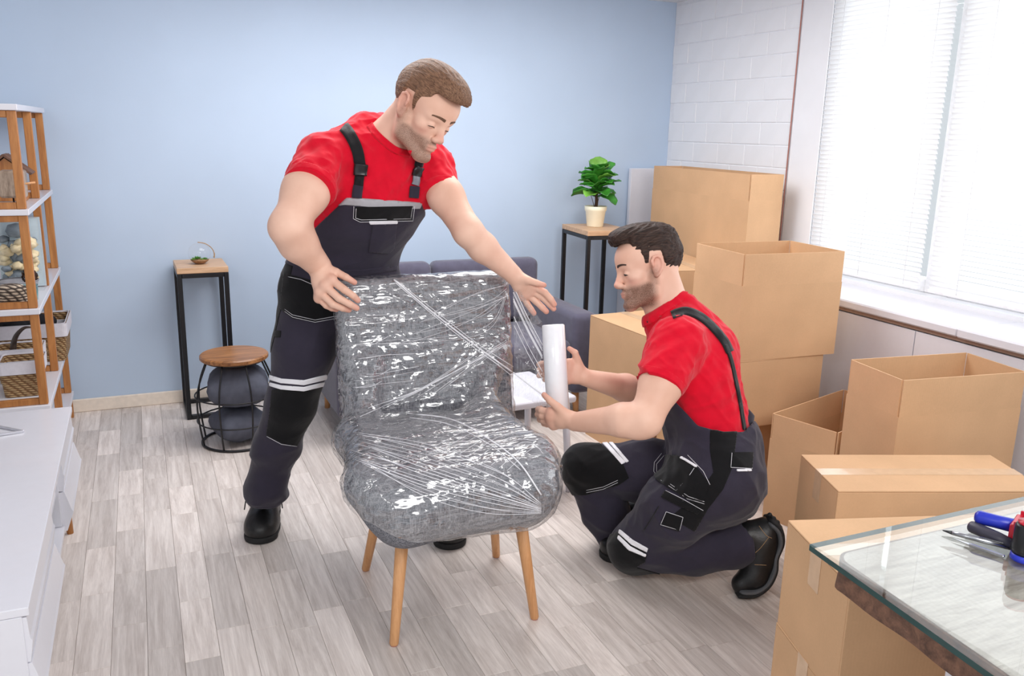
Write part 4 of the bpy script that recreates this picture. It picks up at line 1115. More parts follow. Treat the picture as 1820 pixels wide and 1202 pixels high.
# ---- stretch film
def film_mat(name, haze, streak, along=(2.2, 26, 26), gl=0.05, f0=0.10):
    mt, nt, b, out = nodes(name); nt.nodes.remove(b)
    v = coords(nt, along, (0.0, 0.14, 0.12)); v2 = coords(nt, (9, 9, 9)); v3 = coords(nt, (30, 30, 3.0), (0.2, 0.85, 0.1))
    n1 = nd(nt, 'ShaderNodeTexNoise', Vector=v, Scale=1.0, Detail=2.5, Roughness=0.6, Distortion=0.5)
    n2 = nd(nt, 'ShaderNodeTexNoise', Vector=v2, Scale=1.0, Detail=2.0, Roughness=0.55, Distortion=1.5)
    n3 = nd(nt, 'ShaderNodeTexNoise', Vector=v3, Scale=1.0, Detail=3.0, Roughness=0.6)
    def ridge(n, p):
        s1 = nd(nt, 'ShaderNodeMath', _operation='SUBTRACT'); nt.links.new(n.outputs[0], s1.inputs[0]); s1.inputs[1].default_value = 0.5
        s2 = nd(nt, 'ShaderNodeMath', _operation='ABSOLUTE'); nt.links.new(s1.outputs[0], s2.inputs[0])
        mr = nd(nt, 'ShaderNodeMapRange'); nt.links.new(s2.outputs[0], mr.inputs[0]); mr.inputs[1].default_value = 0.0; mr.inputs[2].default_value = p; mr.inputs[3].default_value = 1; mr.inputs[4].default_value = 0
        return mr.outputs[0]
    r1, r2, r3 = ridge(n1, 0.045), ridge(n2, 0.022), ridge(n3, 0.03)
    mxr = nd(nt, 'ShaderNodeMath', _operation='MAXIMUM'); nt.links.new(r1, mxr.inputs[0]); nt.links.new(r2, mxr.inputs[1])
    mxs = nd(nt, 'ShaderNodeMath', _operation='MAXIMUM'); nt.links.new(mxr.outputs[0], mxs.inputs[0]); nt.links.new(r3, mxs.inputs[1])
    hsum = nd(nt, 'ShaderNodeMath', _operation='MULTIPLY_ADD'); nt.links.new(n1.outputs[0], hsum.inputs[0]); hsum.inputs[1].default_value = 1.0; nt.links.new(n2.outputs[0], hsum.inputs[2])
    nm_ = nd(nt, 'ShaderNodeTexNoise', Vector=coords(nt, (4, 4, 6)), Scale=1.0, Detail=1.0)
    ms = nd(nt, 'ShaderNodeMapRange'); nt.links.new(nm_.outputs[0], ms.inputs[0]); ms.inputs[1].default_value = 0.38; ms.inputs[2].default_value = 0.6; ms.inputs[3].default_value = 0.25; ms.inputs[4].default_value = 1.0
    bp = nd(nt, 'ShaderNodeBump', Distance=0.012, Height=hsum.outputs[0]); nt.links.new(ms.outputs[0], bp.inputs['Strength'])
    tr = nt.nodes.new('ShaderNodeBsdfTransparent')
    gls = nd(nt, 'ShaderNodeBsdfGlossy', Roughness=gl); nt.links.new(bp.outputs[0], gls.inputs['Normal'])
    lw = nd(nt, 'ShaderNodeLayerWeight', Blend=0.5); nt.links.new(bp.outputs[0], lw.inputs['Normal'])
    pw_ = nd(nt, 'ShaderNodeMath', _operation='POWER'); nt.links.new(lw.outputs['Facing'], pw_.inputs[0]); pw_.inputs[1].default_value = 3.0
    mrf = nd(nt, 'ShaderNodeMapRange'); nt.links.new(pw_.outputs[0], mrf.inputs[0]); mrf.inputs[3].default_value = f0; mrf.inputs[4].default_value = 0.85
    m1 = nt.nodes.new('ShaderNodeMixShader'); nt.links.new(mrf.outputs[0], m1.inputs[0]); nt.links.new(tr.outputs[0], m1.inputs[1]); nt.links.new(gls.outputs[0], m1.inputs[2])
    df = nd(nt, 'ShaderNodeBsdfDiffuse', Color=(0.92, 0.92, 0.95, 1))
    fm = nd(nt, 'ShaderNodeMath', _operation='MULTIPLY_ADD'); nt.links.new(mxs.outputs[0], fm.inputs[0]); fm.inputs[1].default_value = streak; fm.inputs[2].default_value = haze
    m2 = nt.nodes.new('ShaderNodeMixShader'); nt.links.new(fm.outputs[0], m2.inputs[0]); nt.links.new(m1.outputs[0], m2.inputs[1]); nt.links.new(df.outputs[0], m2.inputs[2])
    nt.links.new(m2.outputs[0], out.inputs[0])
    return mt
film_mat('film', 0.01, 0.14, gl=0.09, f0=0.16); film_mat('film_web', 0.012, 0.16, (26, 26, 2.0), 0.06, 0.10)
fw = Prims(seat); fw.extend(back)
# the film spans the hollow between seat and back
fw.cone(np.array([cx-0.165, 2.46, 0.58]), np.array([cx-0.15, 2.55, 0.72]), 0.03, 0.03, 0.05); fw.cone(np.array([cx+0.22, 2.46, 0.58]), np.array([cx+0.28, 2.55, 0.72]), 0.03, 0.03, 0.05)
fV, fQ = surface(fw, 0.006, inflate=0.007, smooth=2)
N_ = vnormals(fV, fQ)
disp = folds(fV, (1, -0.1, 0.12), 0.5, 0.035, 0.0028)+folds(fV, (0.8, 0, -0.6), 0.3, 0.03, 0.0018)+0.001*noise3(fV, 60)
fV = fV+N_*np.clip(disp, -0.003, 0.007)[:, None]
T = tri(fQ); lowz = fV[:, 2]-(0.365-0.06*np.clip((fV[:, 0]-cx)/0.28, -1, 1)+0.015*noise3(fV, 14)+0.05*np.clip((cx-0.1-fV[:, 0])/0.2, 0, 1))
V2, A, B = isocut(fV, T, lowz); V2, A = compact(V2, A)
film = fast('stretch_film', V2, A, MAT['film'], ch); film['label'] = 'clear wrinkled stretch film wound over seat and backrest'
# twisted film ropes and pleats lying on the wrap
hitc = Hit((fV, fQ))
plain('film_rope', (236, 236, 242), 0.25, 0.6, noise=0.05, coat=0.5)
def strand(pts, r): 
    o = seam('film_pleat', hitc, pts, r, MAT['film_rope'], ch, 0.001, 8); return o
strand([(700, 497), (760, 548), (830, 603), (880, 640), (914, 664)], 0.0028)
strand([(703, 503), (765, 556), (832, 610), (884, 648), (914, 672)], 0.0014); strand([(706, 500), (790, 566), (850, 612), (912, 652)], 0.0012)
strand([(724, 735), (800, 745), (860, 775), (920, 820), (962, 880)], 0.0022); strand([(728, 742), (800, 755), (870, 790), (925, 835)], 0.0011)
rd = random.Random(21)
for k in range(16):
    y0 = 800+6*k; strand([(640+rd.uniform(-20, 30), 768+4.0*k), (760, 790+6.3*k), (880+rd.uniform(-20, 20), 838+5*k), (962, 895+1.2*k)], rd.choice((0.0006, 0.0009, 0.0007)))
for k in range(12):
    y0 = 560+rd.uniform(0, 140); x0 = rd.uniform(622, 660); strand([(x0, y0), (x0+30, y0-3+rd.uniform(-4, 4)), (x0+rd.uniform(50, 110), y0-8+rd.uniform(-8, 6))], rd.choice((0.0005, 0.0007, 0.0009)))
for k in range(12):
    x0 = 640+14*k; strand([(x0, 735-4*k+rd.uniform(-6, 6)), (x0+90, 700-7*k), (x0+180, 650-8*k+rd.uniform(-10, 10))], rd.choice((0.0005, 0.0008)))
for k in range(9):
    strand([(905, 510+rd.uniform(-8, 18)), (845+rd.uniform(-20, 20), 520+9*k), (770-8*k, 545+rd.uniform(0, 20)+8*k)], 0.0006)
for k in range(10):
    strand([(775+14*k, 792+5*k), (840+12*k, 760+4*k), (930+4*k, 735+8*k)], 0.0006)
# ================================================================== people
def skin_mat():
    mt, nt, b, out = nodes('skin')
    v = coords(nt, (1, 1, 1))
    n = nd(nt, 'ShaderNodeTexNoise', Vector=v, Scale=9.0, Detail=4.0); n2 = nd(nt, 'ShaderNodeTexNoise', Vector=v, Scale=800.0, Detail=2.0)
    base = ramp(nt, n.outputs[0], [(0.35, lin(224, 178, 156)), (0.7, lin(238, 197, 176))])
    a1 = nd(nt, 'ShaderNodeAttribute'); a1.attribute_name = 'stubble'
    a2 = nd(nt, 'ShaderNodeAttribute'); a2.attribute_name = 'blush'
    mx1 = nd(nt, 'ShaderNodeMix', _data_type='RGBA'); nt.links.new(a2.outputs['Fac'], mx1.inputs[0]); nt.links.new(base, mx1.inputs[6]); mx1.inputs[7].default_value = lin(206, 116, 104)
    st = nd(nt, 'ShaderNodeMath', _operation='MULTIPLY'); nt.links.new(a1.outputs['Fac'], st.inputs[0])
    mr = nd(nt, 'ShaderNodeMapRange'); nt.links.new(n2.outputs[0], mr.inputs[0]); mr.inputs[1].default_value = 0.35; mr.inputs[2].default_value = 0.62; mr.inputs[3].default_value = 0.5; mr.inputs[4].default_value = 1.0
    nt.links.new(mr.outputs[0], st.inputs[1])
    mx2 = nd(nt, 'ShaderNodeMix', _data_type='RGBA'); nt.links.new(st.outputs[0], mx2.inputs[0]); nt.links.new(mx1.outputs[2], mx2.inputs[6]); mx2.inputs[7].default_value = lin(92, 62, 48)
    nt.links.new(mx2.outputs[2], b.inputs['Base Color'])
    b.inputs['Roughness'].default_value = 0.5; b.inputs['Specular IOR Level'].default_value = 0.35
    b.inputs['Subsurface Weight'].default_value = 0.0
    bp = nd(nt, 'ShaderNodeBump', Strength=0.08, Distance=0.0015, Height=n2.outputs[0]); nt.links.new(bp.outputs[0], b.inputs['Normal'])
skin_mat()
def cloth(name, rgb, rough=0.85, noise=0.06, sheen=0.15, spec=0.2, fold=0.16):
    mt, nt, b, out = nodes(name); c = lin(*rgb)[:3]; v = coords(nt, (1, 1, 1))
    n = nd(nt, 'ShaderNodeTexNoise', Vector=v, Scale=30.0, Detail=4.0)
    nt.links.new(ramp(nt, n.outputs[0], [(0.3, tuple(x*(1-noise) for x in c)), (0.7, tuple(min(1, x*(1+noise)) for x in c))]), b.inputs['Base Color'])
    w_ = nd(nt, 'ShaderNodeTexNoise', Vector=v, Scale=900.0, Detail=1.0); f_ = nd(nt, 'ShaderNodeTexNoise', Vector=v, Scale=18.0, Detail=3.0, Distortion=1.0)
    b1 = nd(nt, 'ShaderNodeBump', Strength=0.25, Distance=0.001, Height=w_.outputs[0]); b2 = nd(nt, 'ShaderNodeBump', Strength=fold, Distance=0.01, Height=f_.outputs[0]); nt.links.new(b1.outputs[0], b2.inputs['Normal'])
    nt.links.new(b2.outputs[0], b.inputs['Normal'])
    b.inputs['Roughness'].default_value = rough; b.inputs['Sheen Weight'].default_value = sheen; b.inputs['Specular IOR Level'].default_value = spec
cloth('shirt_red', (214, 5, 40)); cloth('overall_grey', (50, 46, 60)); cloth('overall_black', (15, 15, 18), noise=0.15); cloth('reflective_grey', (168, 168, 174), 0.5); cloth('reflective_white', (240, 240, 246), 0.5, noise=0.02, fold=0.1)
cloth('strap_black', (20, 20, 24), 0.7); cloth('sock_grey', (110, 112, 122)); plain('thread_white', (214, 214, 220), 0.7); plain('buckle_black', (24, 24, 28), 0.3); plain('buckle_grey', (118, 120, 130), 0.4)
plain('boot_leather', (20, 20, 22), 0.42, 0.5, noise=0.2, bump=0.3, bscale=160); plain('boot_sole', (26, 26, 28), 0.75, noise=0.2); plain('midsole_grey', (84, 86, 90), 0.7)
def hair_mat(name, dark, light, along):
    """strands run along the combing direction stored on the mesh as head coordinates"""
    mt, nt, b, out = nodes(name); at_ = nd(nt, 'ShaderNodeAttribute'); at_.attribute_name = 'hc'
    mp = nt.nodes.new('ShaderNodeMapping'); nt.links.new(at_.outputs['Vector'], mp.inputs[0]); mp.inputs['Scale'].default_value = along; mp.inputs['Rotation'].default_value = (0, 0.35, 0)
    n = nd(nt, 'ShaderNodeTexNoise', Vector=mp.outputs[0], Scale=1.0, Detail=4.0, Roughness=0.65, Distortion=0.3)
    nt.links.new(ramp(nt, n.outputs[0], [(0.32, lin(*dark)), (0.7, lin(*light))]), b.inputs['Base Color'])
    bp = nd(nt, 'ShaderNodeBump', Strength=0.9, Distance=0.003, Height=n.outputs[0]); nt.links.new(bp.outputs[0], b.inputs['Normal'])
    b.inputs['Roughness'].default_value = 0.55; b.inputs['Specular IOR Level'].default_value = 0.25
hair_mat('hair_brown', (78, 54, 42), (160, 122, 96), (40, 320, 320)); hair_mat('hair_dark', (24, 18, 17), (80, 60, 52), (14, 260, 260)); plain('brow_brown', (104, 74, 56), 0.7, noise=0.3, nscale=300); plain('brow_dark', (58, 42, 36), 0.7, noise=0.3, nscale=300); plain('eye_dark', (46, 34, 30), 0.15, 0.6); plain('crease', (176, 122, 100), 0.6)

def cam2w(r, u, c): return r*CR+u*CU-c*CD        # image right, image up, towards the lens
class Head:
    def __init__(s, org, F, U, scale):
        s.o = org; s.F = nrm(F); U = U-s.F*(U@s.F); s.U = nrm(U); s.L = np.cross(s.U, s.F); s.k = scale
        s.ax = np.array([s.F, s.L, s.U])
    def p(s, f, l, u): return s.o+s.k*(f*s.F+l*s.L+u*s.U)
    def loc(s, V): return ((V-s.o)@s.ax.T)/s.k
    def e(s, P, c, r, k=0.01, op='u', tilt=0.0):
        ax = s.ax
        if tilt: ax = np.array([math.cos(tilt)*s.F+math.sin(tilt)*s.U, s.L, -math.sin(tilt)*s.F+math.cos(tilt)*s.U])
        P.ell(s.p(*c), np.array(r)*s.k, ax, k*s.k, op)
    def c(s, P, a, b, ra, rb, k=0.01, op='u'): P.cone(s.p(*a), s.p(*b), ra*s.k, rb*s.k, k*s.k, None, op)
    def build(s, P):
        s.e(P, (-.006, 0, .045), (.1, .076, .082), .02)
        s.e(P, (.05, 0, .036), (.051, .062, .052), .025)
        s.e(P, (.043, 0, -.022), (.045, .051, .062), .025)
        s.e(P, (.03, 0, -.058), (.045, .044, .045), .02)
        for q in (-1, 1):
            s.c(P, (.002, q*.053, -.03), (.014, q*.049, -.076), .018, .017, .018)
            s.c(P, (.014, q*.049, -.076), (.076, q*.014, -.104), .016, .016, .018)
            s.e(P, (.056, q*.042, -.020), (.019, .017, .013), .02)
            s.c(P, (.088, q*.008, .016), (.072, q*.044, .017), .0105, .0095, .012)
            s.e(P, (.1, q*.031, -.006), (.016, .017, .0105), .012, 's')
            s.e(P, (.0765, q*.031, -.006), (.0135, .0145, .0125), .003)
            s.e(P, (.099, q*.0115, -.0405), (.011, .0065, .0072), .006)
            # ear: plate, rolled rim, hollow, lobe
            s.e(P, (-.006, q*.076, .0), (.017, .007, .029), .006, tilt=0.2)
            arc = [(.008, .004), (.011, .018), (.004, .030), (-.008, .033), (-.019, .025), (-.021, .008), (-.015, -.010), (-.006, -.022), (.003, -.027)]
            for (a1, b1), (a2, b2) in zip(arc, arc[1:]): s.c(P, (a1, q*.083, b1), (a2, q*.083, b2), .0043, .0043, .003)
            s.e(P, (0.001, q*.078, -.025), (.008, .006, .008), .004)
            s.e(P, (.001, q*.09, .0), (.008, .009, .012), .004, 's')
        s.e(P, (.077, 0, -.103), (.021, .025, .017), .014)
        s.c(P, (.09, 0, .008), (.107, 0, -.033), .0085, .0102, .014)
        s.e(P, (.1075, 0, -.035), (.0112, .0112, .0095), .006)
        s.e(P, (.082, 0, -.067), (.017, .026, .02), .012)
        s.e(P, (.0948, 0, -.0635), (.007, .021, .0043), .004)
        s.e(P, (.0928, 0, -.0735), (.008, .018, .005), .004)
        s.c(P, (.1045, -.014, -.0685), (.1045, .014, -.0685), .0022, .0022, .003, 's')
        for q in (-1, 1): s.c(P, (.1045, q*.014, -.0685), (.091, q*.027, -.0695), .0022, .0016, .003, 's')
    def tint(s, V, strength):
        h = s.loc(V); f, l, u = h[:, 0], np.abs(h[:, 1]), h[:, 2]
        sm = lambda a, b, x: np.clip((x-a)/(b-a), 0, 1)
        head = sm(-.16, -.13, u)*sm(.2, .15, np.linalg.norm(h, axis=1))
        st = sm(-.035, -.055, u-0.35*sm(.05, .0, f)*.06)*sm(-.005, .02, f)
        st = np.maximum(st*sm(-.03, -.05, u), sm(.03, .015, f)*sm(-.012, .004, f)*sm(-.06, -.05, u)*sm(.01, -.01, u)*.6)
        st *= 1-sm(.03, .018, l)*sm(-.09, -.085, u)*sm(-.052, -.06, u)*sm(.09, .1, f)*.9
        st *= sm(-.128, -.112, u)
        lips = sm(.022, .016, l)*sm(.089, .096, f)*sm(-.081, -.078, u)*sm(-.057, -.06, u)
        nose = sm(.02, .008, l)*sm(.096, .108, f)*sm(-.05, -.04, u)*sm(-.005, -.02, u)*.35
        ear = sm(.072, .08, l)*sm(-.045, -.03, u)*sm(.05, .035, u)*.28
        cheek = np.exp(-(((f-.07)/.02)**2+((l-.04)/.016)**2+((u+.03)/.018)**2))*.3
        return np.clip(st*strength, 0, 1)*head, np.clip(lips*.42+nose+ear+cheek, 0, 1)*head
    def details(s, parent, V, Q, hairmat, eye):
        h = s.loc(V); near = (np.abs(h) < .14).all(1)
        f, u = h[:, 0], h[:, 2]
        for q in (-1, 1):
            l = h[:, 1]*q; ok = near & (f > .04) & (l > 0)
            t = (l-.010)/.042; uc = .0205+.006*np.sin(np.clip(t, 0, 1)*2.4)-.004*t
            th = np.clip(.0044-.0026*t, .001, .0045)
            sb = np.minimum(th-np.abs(u-uc), np.minimum(l-.011, .051-l))*s.k
            patch_fn('eyebrow', V, Q, np.where(ok, sb, -1), hairmat, parent, .0011*s.k)
            se = (1-((l-.032)/.0125)**2-((u+.0085+.002*((l-.032)/.0125)**2)/(.0032 if eye else .0013))**2)*.003*s.k
            patch_fn('eye', V, Q, np.where(ok & (f > .06), se, -1), MAT['eye_dark'], parent, .0004)
            lw_ = np.minimum(.0011-np.abs(u-(-.0055 if eye else -.0082)+.0045*((l-.032)/.0135)**2), .0125-np.abs(l-.0315))*s.k
            patch_fn('lash_line', V, Q, np.where(ok & (f > .055), lw_, -1), MAT['brow_dark'], parent, .0009)
    def hair(s, hairline, bumps, inner=.010, h=0.003, seed=0, comb=(1, 0, 0), amp=0.002, sinkamt=.010):
        P = Prims()
        s.e(P, (-.008, 0, .048), (.1+inner, .0745+inner*.8, .083+inner), .02)
        s.e(P, (.042, 0, .042), (.052+inner*.6, .06+inner*.5, .052+inner), .025)
        for c, r in bumps: s.e(P, c, r, .03)
        fx, uy = zip(*hairline)
        def keep(X, Y, Z):
            f = ((X-s.o[0])*s.F[0]+(Y-s.o[1])*s.F[1]+(Z-s.o[2])*s.F[2])/s.k
            u = ((X-s.o[0])*s.U[0]+(Y-s.o[1])*s.U[1]+(Z-s.o[2])*s.U[2])/s.k
            return (np.interp(f, fx, uy)-u)*0.7*s.k
        P.cut(keep)
        V, Q = surface(P, h, smooth=1); N = vnormals(V, Q)
        ax = s.F*comb[0]+s.L*comb[1]+s.U*comb[2]
        hc = s.loc(V); edge = hc[:, 2]-np.interp(hc[:, 0], fx, uy)
        sink = np.clip(1-edge/.05, 0, 1)**1.4*sinkamt
        V = V+N*(folds(V, ax, 0.40, 0.013, amp)+folds(V, ax, 0.3, 0.008, amp*.35)-sink)[:, None]
        return V, Q, hc
def finger(P, pts, r0=0.0124, r1=0.0092, k=0.0025):
    Q = [at(*p) for p in pts]; n = len(Q)
    P.chain(Q, [r0+(r1-r0)*i/(n-1) for i in range(n)], k)
def nail(pts, toward, parent, r=0.0065):
    pass
def person_surface(groups, h):
    V = []; Q = []; o = 0
    for P, hh in groups:
        v, q = surface(P, hh, smooth=1); V.append(v); Q.append(q+o); o += len(v)
    return np.concatenate(V), np.concatenate(Q)

def boot(parent, toe, heel, side=1, top=0.12):
    """work boot on the floor: toe and heel ends of the sole as ground points"""
    toe, heel = np.array([*toe, 0.0]), np.array([*heel, 0.0]); d = nrm(heel-toe); w_ = np.array([-d[1], d[0], 0]); L = np.linalg.norm(heel-toe); z = np.array([0, 0, 1.0])
    root = empty('boot', tuple((toe+heel)/2)); root.parent = parent; pm = parent_matrix(parent).inverted(); root.location = pm@Vector((toe+heel)/2)
    ax = np.array([d, w_, z])
    P = Prims(); P.ell(toe+d*.072+z*.042, (.074, .056, .041), ax, .02); P.cone(toe+d*.05+z*.034, toe+d*.12+z*.034, .042, .046, .02, (w_, 1.25)); P.cone(toe+d*.09+z*.05, heel-d*.085+z*.085, .046, .052, .03)
    P.cone(heel-d*.05+z*.05, heel-d*.068+z*.11, .043, .047, .03); P.cone(heel-d*.075+z*.10, heel-d*.08+z*top, .05, .052, .02); P.cone(toe+d*.12+z*.03, heel-d*.05+z*.03, .04, .04, .03)
    P.cut(lambda X, Y, Z: 0.022-Z+0*X+0*Y)
    V, Q = surface(P, 0.004); fast('upper', V, Q, MAT['boot_leather'], root)
    S = Prims(); S.cone(toe+d*.058+z*.014, toe+d*.12+z*.014, .060, .055, .02); S.cone(toe+d*.12+z*.014, heel-d*.046+z*.014, .05, .046, .03); S.cut(lambda X, Y, Z: np.maximum(0.0005-Z, Z-0.024)+0*X+0*Y)
    V, Q = surface(S, 0.004); fast('sole', V, Q, MAT['boot_sole'], root)
    for i in range(4):
        t = .115+.026*i; zz = .098+.0105*i; pts = [toe+d*(t+.012*abs(q))+w_*q*.03+z*(zz+.012-.016*q*q) for q in np.linspace(-1, 1, 7)]
        V, F = tube_data(pts, 0.0026, 6); mesh('lace', V, F, MAT['strap_black'], root, True, True)
    for q in (-1, 1):
        V, F = tube_data(spline([toe+d*.18+w_*q*.02+z*.135, toe+d*.16+w_*q*.058+z*.12, toe+d*.135+w_*q*.068+z*.075], 5), 0.0022, 6); mesh('lace', V, F, MAT['strap_black'], root, True, True)
    return root

# ------------------------------------------------------------------ standing person
def standing():
    man = empty('person', (0.62, 2.85, 0), label='standing person in red shirt and dark bib overalls leaning over the wrapped armchair', cat='person')
    rs, ls = at(572, 287, 2.60), at(766, 297, 2.79)
    lat = nrm(ls-rs)
    # ---- skin: head and neck, then each arm with its hand
    hd = Head(at(751, 197, 2.60), cam2w(.646, -.616, .45), cam2w(.505, .788, .351), 1.06)
    G = Prims(); hd.build(G)
    nb = at(682, 262, 2.70)
    G.cone(hd.p(-.028, 0, -.01), nb, .062, .068, .025); G.cone(hd.p(-.01, 0, -.03), at(694, 268, 2.71), .048, .045, .02)
    for q, ear_ in ((-1, (.0, -.06, -.03)),): G.cone(hd.p(*ear_), at(700, 290, 2.66), .014, .01, .025)
    G.cone(nb, at(652, 276, 2.68), .048, .036, .04); G.cone(nb, at(722, 284, 2.77), .048, .036, .04); G.cone(nb, at(668, 330, 2.74), .06, .085, .05, (lat, 1.4))
    # right arm (near the low stand side)
    el, wr = at(513, 404, 2.45), at(567, 473, 2.585)
    R = Prims(); R.cone(rs, at(544, 340, 2.52), .064, .064, .02); R.cone(at(544, 340, 2.52), el, .063, .052, .04)
    R.cone(el, at(530, 432, 2.50), .052, .052, .03); R.cone(at(530, 432, 2.50), wr, .052, .037, .03)
    def palm(P, wrist, kn, r=.0175, rk=.0145):
        for q in kn: P.cone(wrist, at(*q), r+.004, rk, .012)
        for a, b in zip(kn, kn[1:]): P.cone(at(*a), at(*b), rk, rk, .010); P.cone((wrist+at(*a))/2, (wrist+at(*b))/2, r, r, .012)
    kn = [(590, 498, 2.548), (579, 509, 2.55), (570, 520, 2.56), (567, 530, 2.575)]
    palm(R, at(565, 474, 2.59), kn)
    finger(R, [kn[0], (612, 515, 2.54), (628, 526, 2.552), (636, 534, 2.566)]); finger(R, [kn[1], (602, 530, 2.54), (622, 541, 2.552), (634, 548, 2.568)])
    finger(R, [kn[2], (592, 541, 2.552), (609, 548, 2.565), (620, 551, 2.58)]); finger(R, [kn[3], (580, 543, 2.572), (590, 548, 2.58), (598, 550, 2.59)], .0112, .0086)
    R.cone(at(572, 476, 2.585), at(597, 484, 2.57), .017, .0135, .012); finger(R, [(597, 484, 2.57), (615, 493, 2.563), (630, 502, 2.572)], .0128, .0088)
    # left arm
    el2, wr2 = at(832, 412, 2.66), at(910, 486, 2.77)
    Lm = Prims(); Lm.cone(ls, at(793, 350, 2.72), .055, .054, .02); Lm.cone(at(793, 350, 2.72), el2, .054, .045, .03); Lm.cone(el2, at(858, 440, 2.70), .046, .045, .02); Lm.cone(at(858, 440, 2.70), wr2, .045, .030, .02)
    k2 = [(950, 510, 2.778), (945, 517, 2.79), (938, 523, 2.80), (930, 527, 2.81)]
    palm(Lm, at(913, 490, 2.775), k2)
    finger(Lm, [k2[0], (968, 520, 2.768), (979, 532, 2.768), (985, 541, 2.775)]); finger(Lm, [k2[1], (965, 529, 2.785), (977, 541, 2.785), (984, 549, 2.79)])
    finger(Lm, [k2[2], (953, 536, 2.80), (964, 547, 2.80), (971, 554, 2.80)]); finger(Lm, [k2[3], (937, 540, 2.812), (944, 550, 2.812), (949, 557, 2.812)], .0114, .0088)
    Lm.cone(at(918, 491, 2.77), at(938, 498, 2.755), .0165, .0135, .012); finger(Lm, [(938, 498, 2.755), (953, 503, 2.75), (967, 507, 2.75)], .0128, .0085)
    V, Q = person_surface([(G, .0026), (R, .0028), (Lm, .0028)], None)
    st, bl = hd.tint(V, .85)
    kn_ = np.zeros(len(V))
    for q in kn+k2: kn_ = np.maximum(kn_, .35*np.exp(-(np.linalg.norm(V-at(*q), axis=1)/.016)**2))
    for q in ((636, 534, 2.566), (634, 548, 2.568), (620, 551, 2.58), (598, 550, 2.59), (630, 502, 2.572), (985, 541, 2.775), (984, 549, 2.79), (971, 554, 2.80), (949, 557, 2.812), (967, 507, 2.75)): kn_ = np.maximum(kn_, .5*np.exp(-(np.linalg.norm(V-at(*q), axis=1)/.018)**2))
    body = fast('body', V, Q, MAT['skin'], man, attr={'stubble': st, 'blush': np.maximum(bl, kn_)})
    hd.details(body, V, Q, MAT['brow_brown'], False)
    HV, HQ, HC = hd.hair([(-.2, -.05), (-.06, -.048), (-.03, -.01), (-.02, .033), (.012, .03), (.018, -.012), (.03, -.008), (.036, .03), (.06, .05), (.072, .075), (.2, .075)],
                     [((.07, 0, .092), (.052, .058, .026)), ((.02, 0, .105), (.08, .066, .036)), ((.097, .0, .086), (.024, .045, .016))], .009, seed=1, comb=(1, 0, .25), amp=.0014)
    fast('hair', HV, HQ, MAT['hair_brown'], man, attr={'hc': HC})
    # ---- shirt
    tor = [(608, 505, 2.90, .118, 1.52), (612, 470, 2.88, .112, 1.5), (624, 430, 2.84, .107, 1.42), (645, 385, 2.79, .115, 1.42), (662, 335, 2.745, .128, 1.46), (672, 295, 2.72, .118, 1.5)]
    S = Prims()
    for a, b in zip(tor, tor[1:]): S.cone(at(*a[:3]), at(*b[:3]), a[3], b[3], .03, (lat, (a[4]+b[4])/2))
    S.cone(at(676, 272, 2.715), rs, .078, .070, .04); S.cone(at(690, 275, 2.73), ls, .078, .064, .04)
    S.cone(at(600, 268, 2.63), at(652, 238, 2.705), .05, .055, .04); S.cone(at(652, 240, 2.71), at(690, 236, 2.75), .055, .055, .04); S.cone(at(745, 268, 2.79), at(700, 245, 2.78), .05, .05, .04)
    se, sd = at(550, 338, 2.497), None
    def cuff(P, a, b, ra, rb):
        d_ = nrm(b-a); P.cone(a, b+d_*.0, ra, rb, .03)
    # sleeves end in a flat cut across the arm
    dR = nrm(at(541, 352, 2.49)-at(566, 300, 2.585)); cR = at(551, 337, 2.51); dL = nrm(at(793, 360, 2.71)-at(775, 300, 2.78)); cL = at(783, 350, 2.735)
    S.cone(rs, at(546, 345, 2.495), .079, .075, .03, cap=(cR, dR))
    S.cone(ls, at(788, 362, 2.715), .069, .066, .03, cap=(cL, dL))
    nk = nrm(hd.p(-.03, 0, -.02)-nb); fwd = nrm(np.cross(lat, nk))
    if fwd@CD > 0: fwd = -fwd
    c0 = at(698, 244, 2.665)
    S.ell(c0+nk*.062+fwd*.002, (.088, .066, .075), np.array([lat, fwd, nk]), .008, 's')
    SV, SQ = surface(S, .004, smooth=2); N = vnormals(SV, SQ)
    f1 = folds(SV, cam2w(.75, .65, 0), .16, .045, .0045)+folds(SV, cam2w(.5, -.8, 0), .12, .04, .003)
    ec = c0+nk*.062+fwd*.002; ee = (SV-ec)@np.array([lat, fwd, nk]).T/np.array([.088, .066, .075])
    mk_ = np.clip((np.linalg.norm(ee, axis=1)-1.0)*.08/.025, 0, 1)*np.clip(np.abs((SV-cR)@dR)/.03+10*(np.linalg.norm(SV-cR, axis=1) > .125), .12, 1)*np.clip(np.abs((SV-cL)@dL)/.03+10*(np.linalg.norm(SV-cL, axis=1) > .11), .12, 1)
    pS = proj(SV); und = np.clip((pS[:, 1]-np.interp(pS[:, 0], [400, 505, 540, 580, 606, 616, 680, 750, 756, 760, 900], [470, 458, 425, 386, 362, 352, 356, 361, 376, 470, 470])-5)/10, 0, 1)
    SV = SV+N*(f1*mk_*(1-und)-.009*und)[:, None]
    sh = fast('shirt', SV, SQ, MAT['shirt_red'], man)
    en = np.linalg.norm(((SV-ec)@np.array([lat, fwd, nk]).T)/np.array([.088, .066, .075]), axis=1)
    patch_fn('collar', SV, SQ, np.where(np.linalg.norm(SV-ec, axis=1) < .2, np.minimum(en-1.03, 1.26-en)*.08, -1), MAT['shirt_red'], sh, .0022)
    for cc_, dd_, rr_ in ((cR, dR, .125), (cL, dL, .11)):
        dp = (SV-cc_)@dd_; patch_fn('cuff', SV, SQ, np.where(np.linalg.norm(SV-cc_, axis=1) < rr_-.012, np.minimum(-.003-dp, dp+.022), -1), MAT['shirt_red'], sh, .0015)
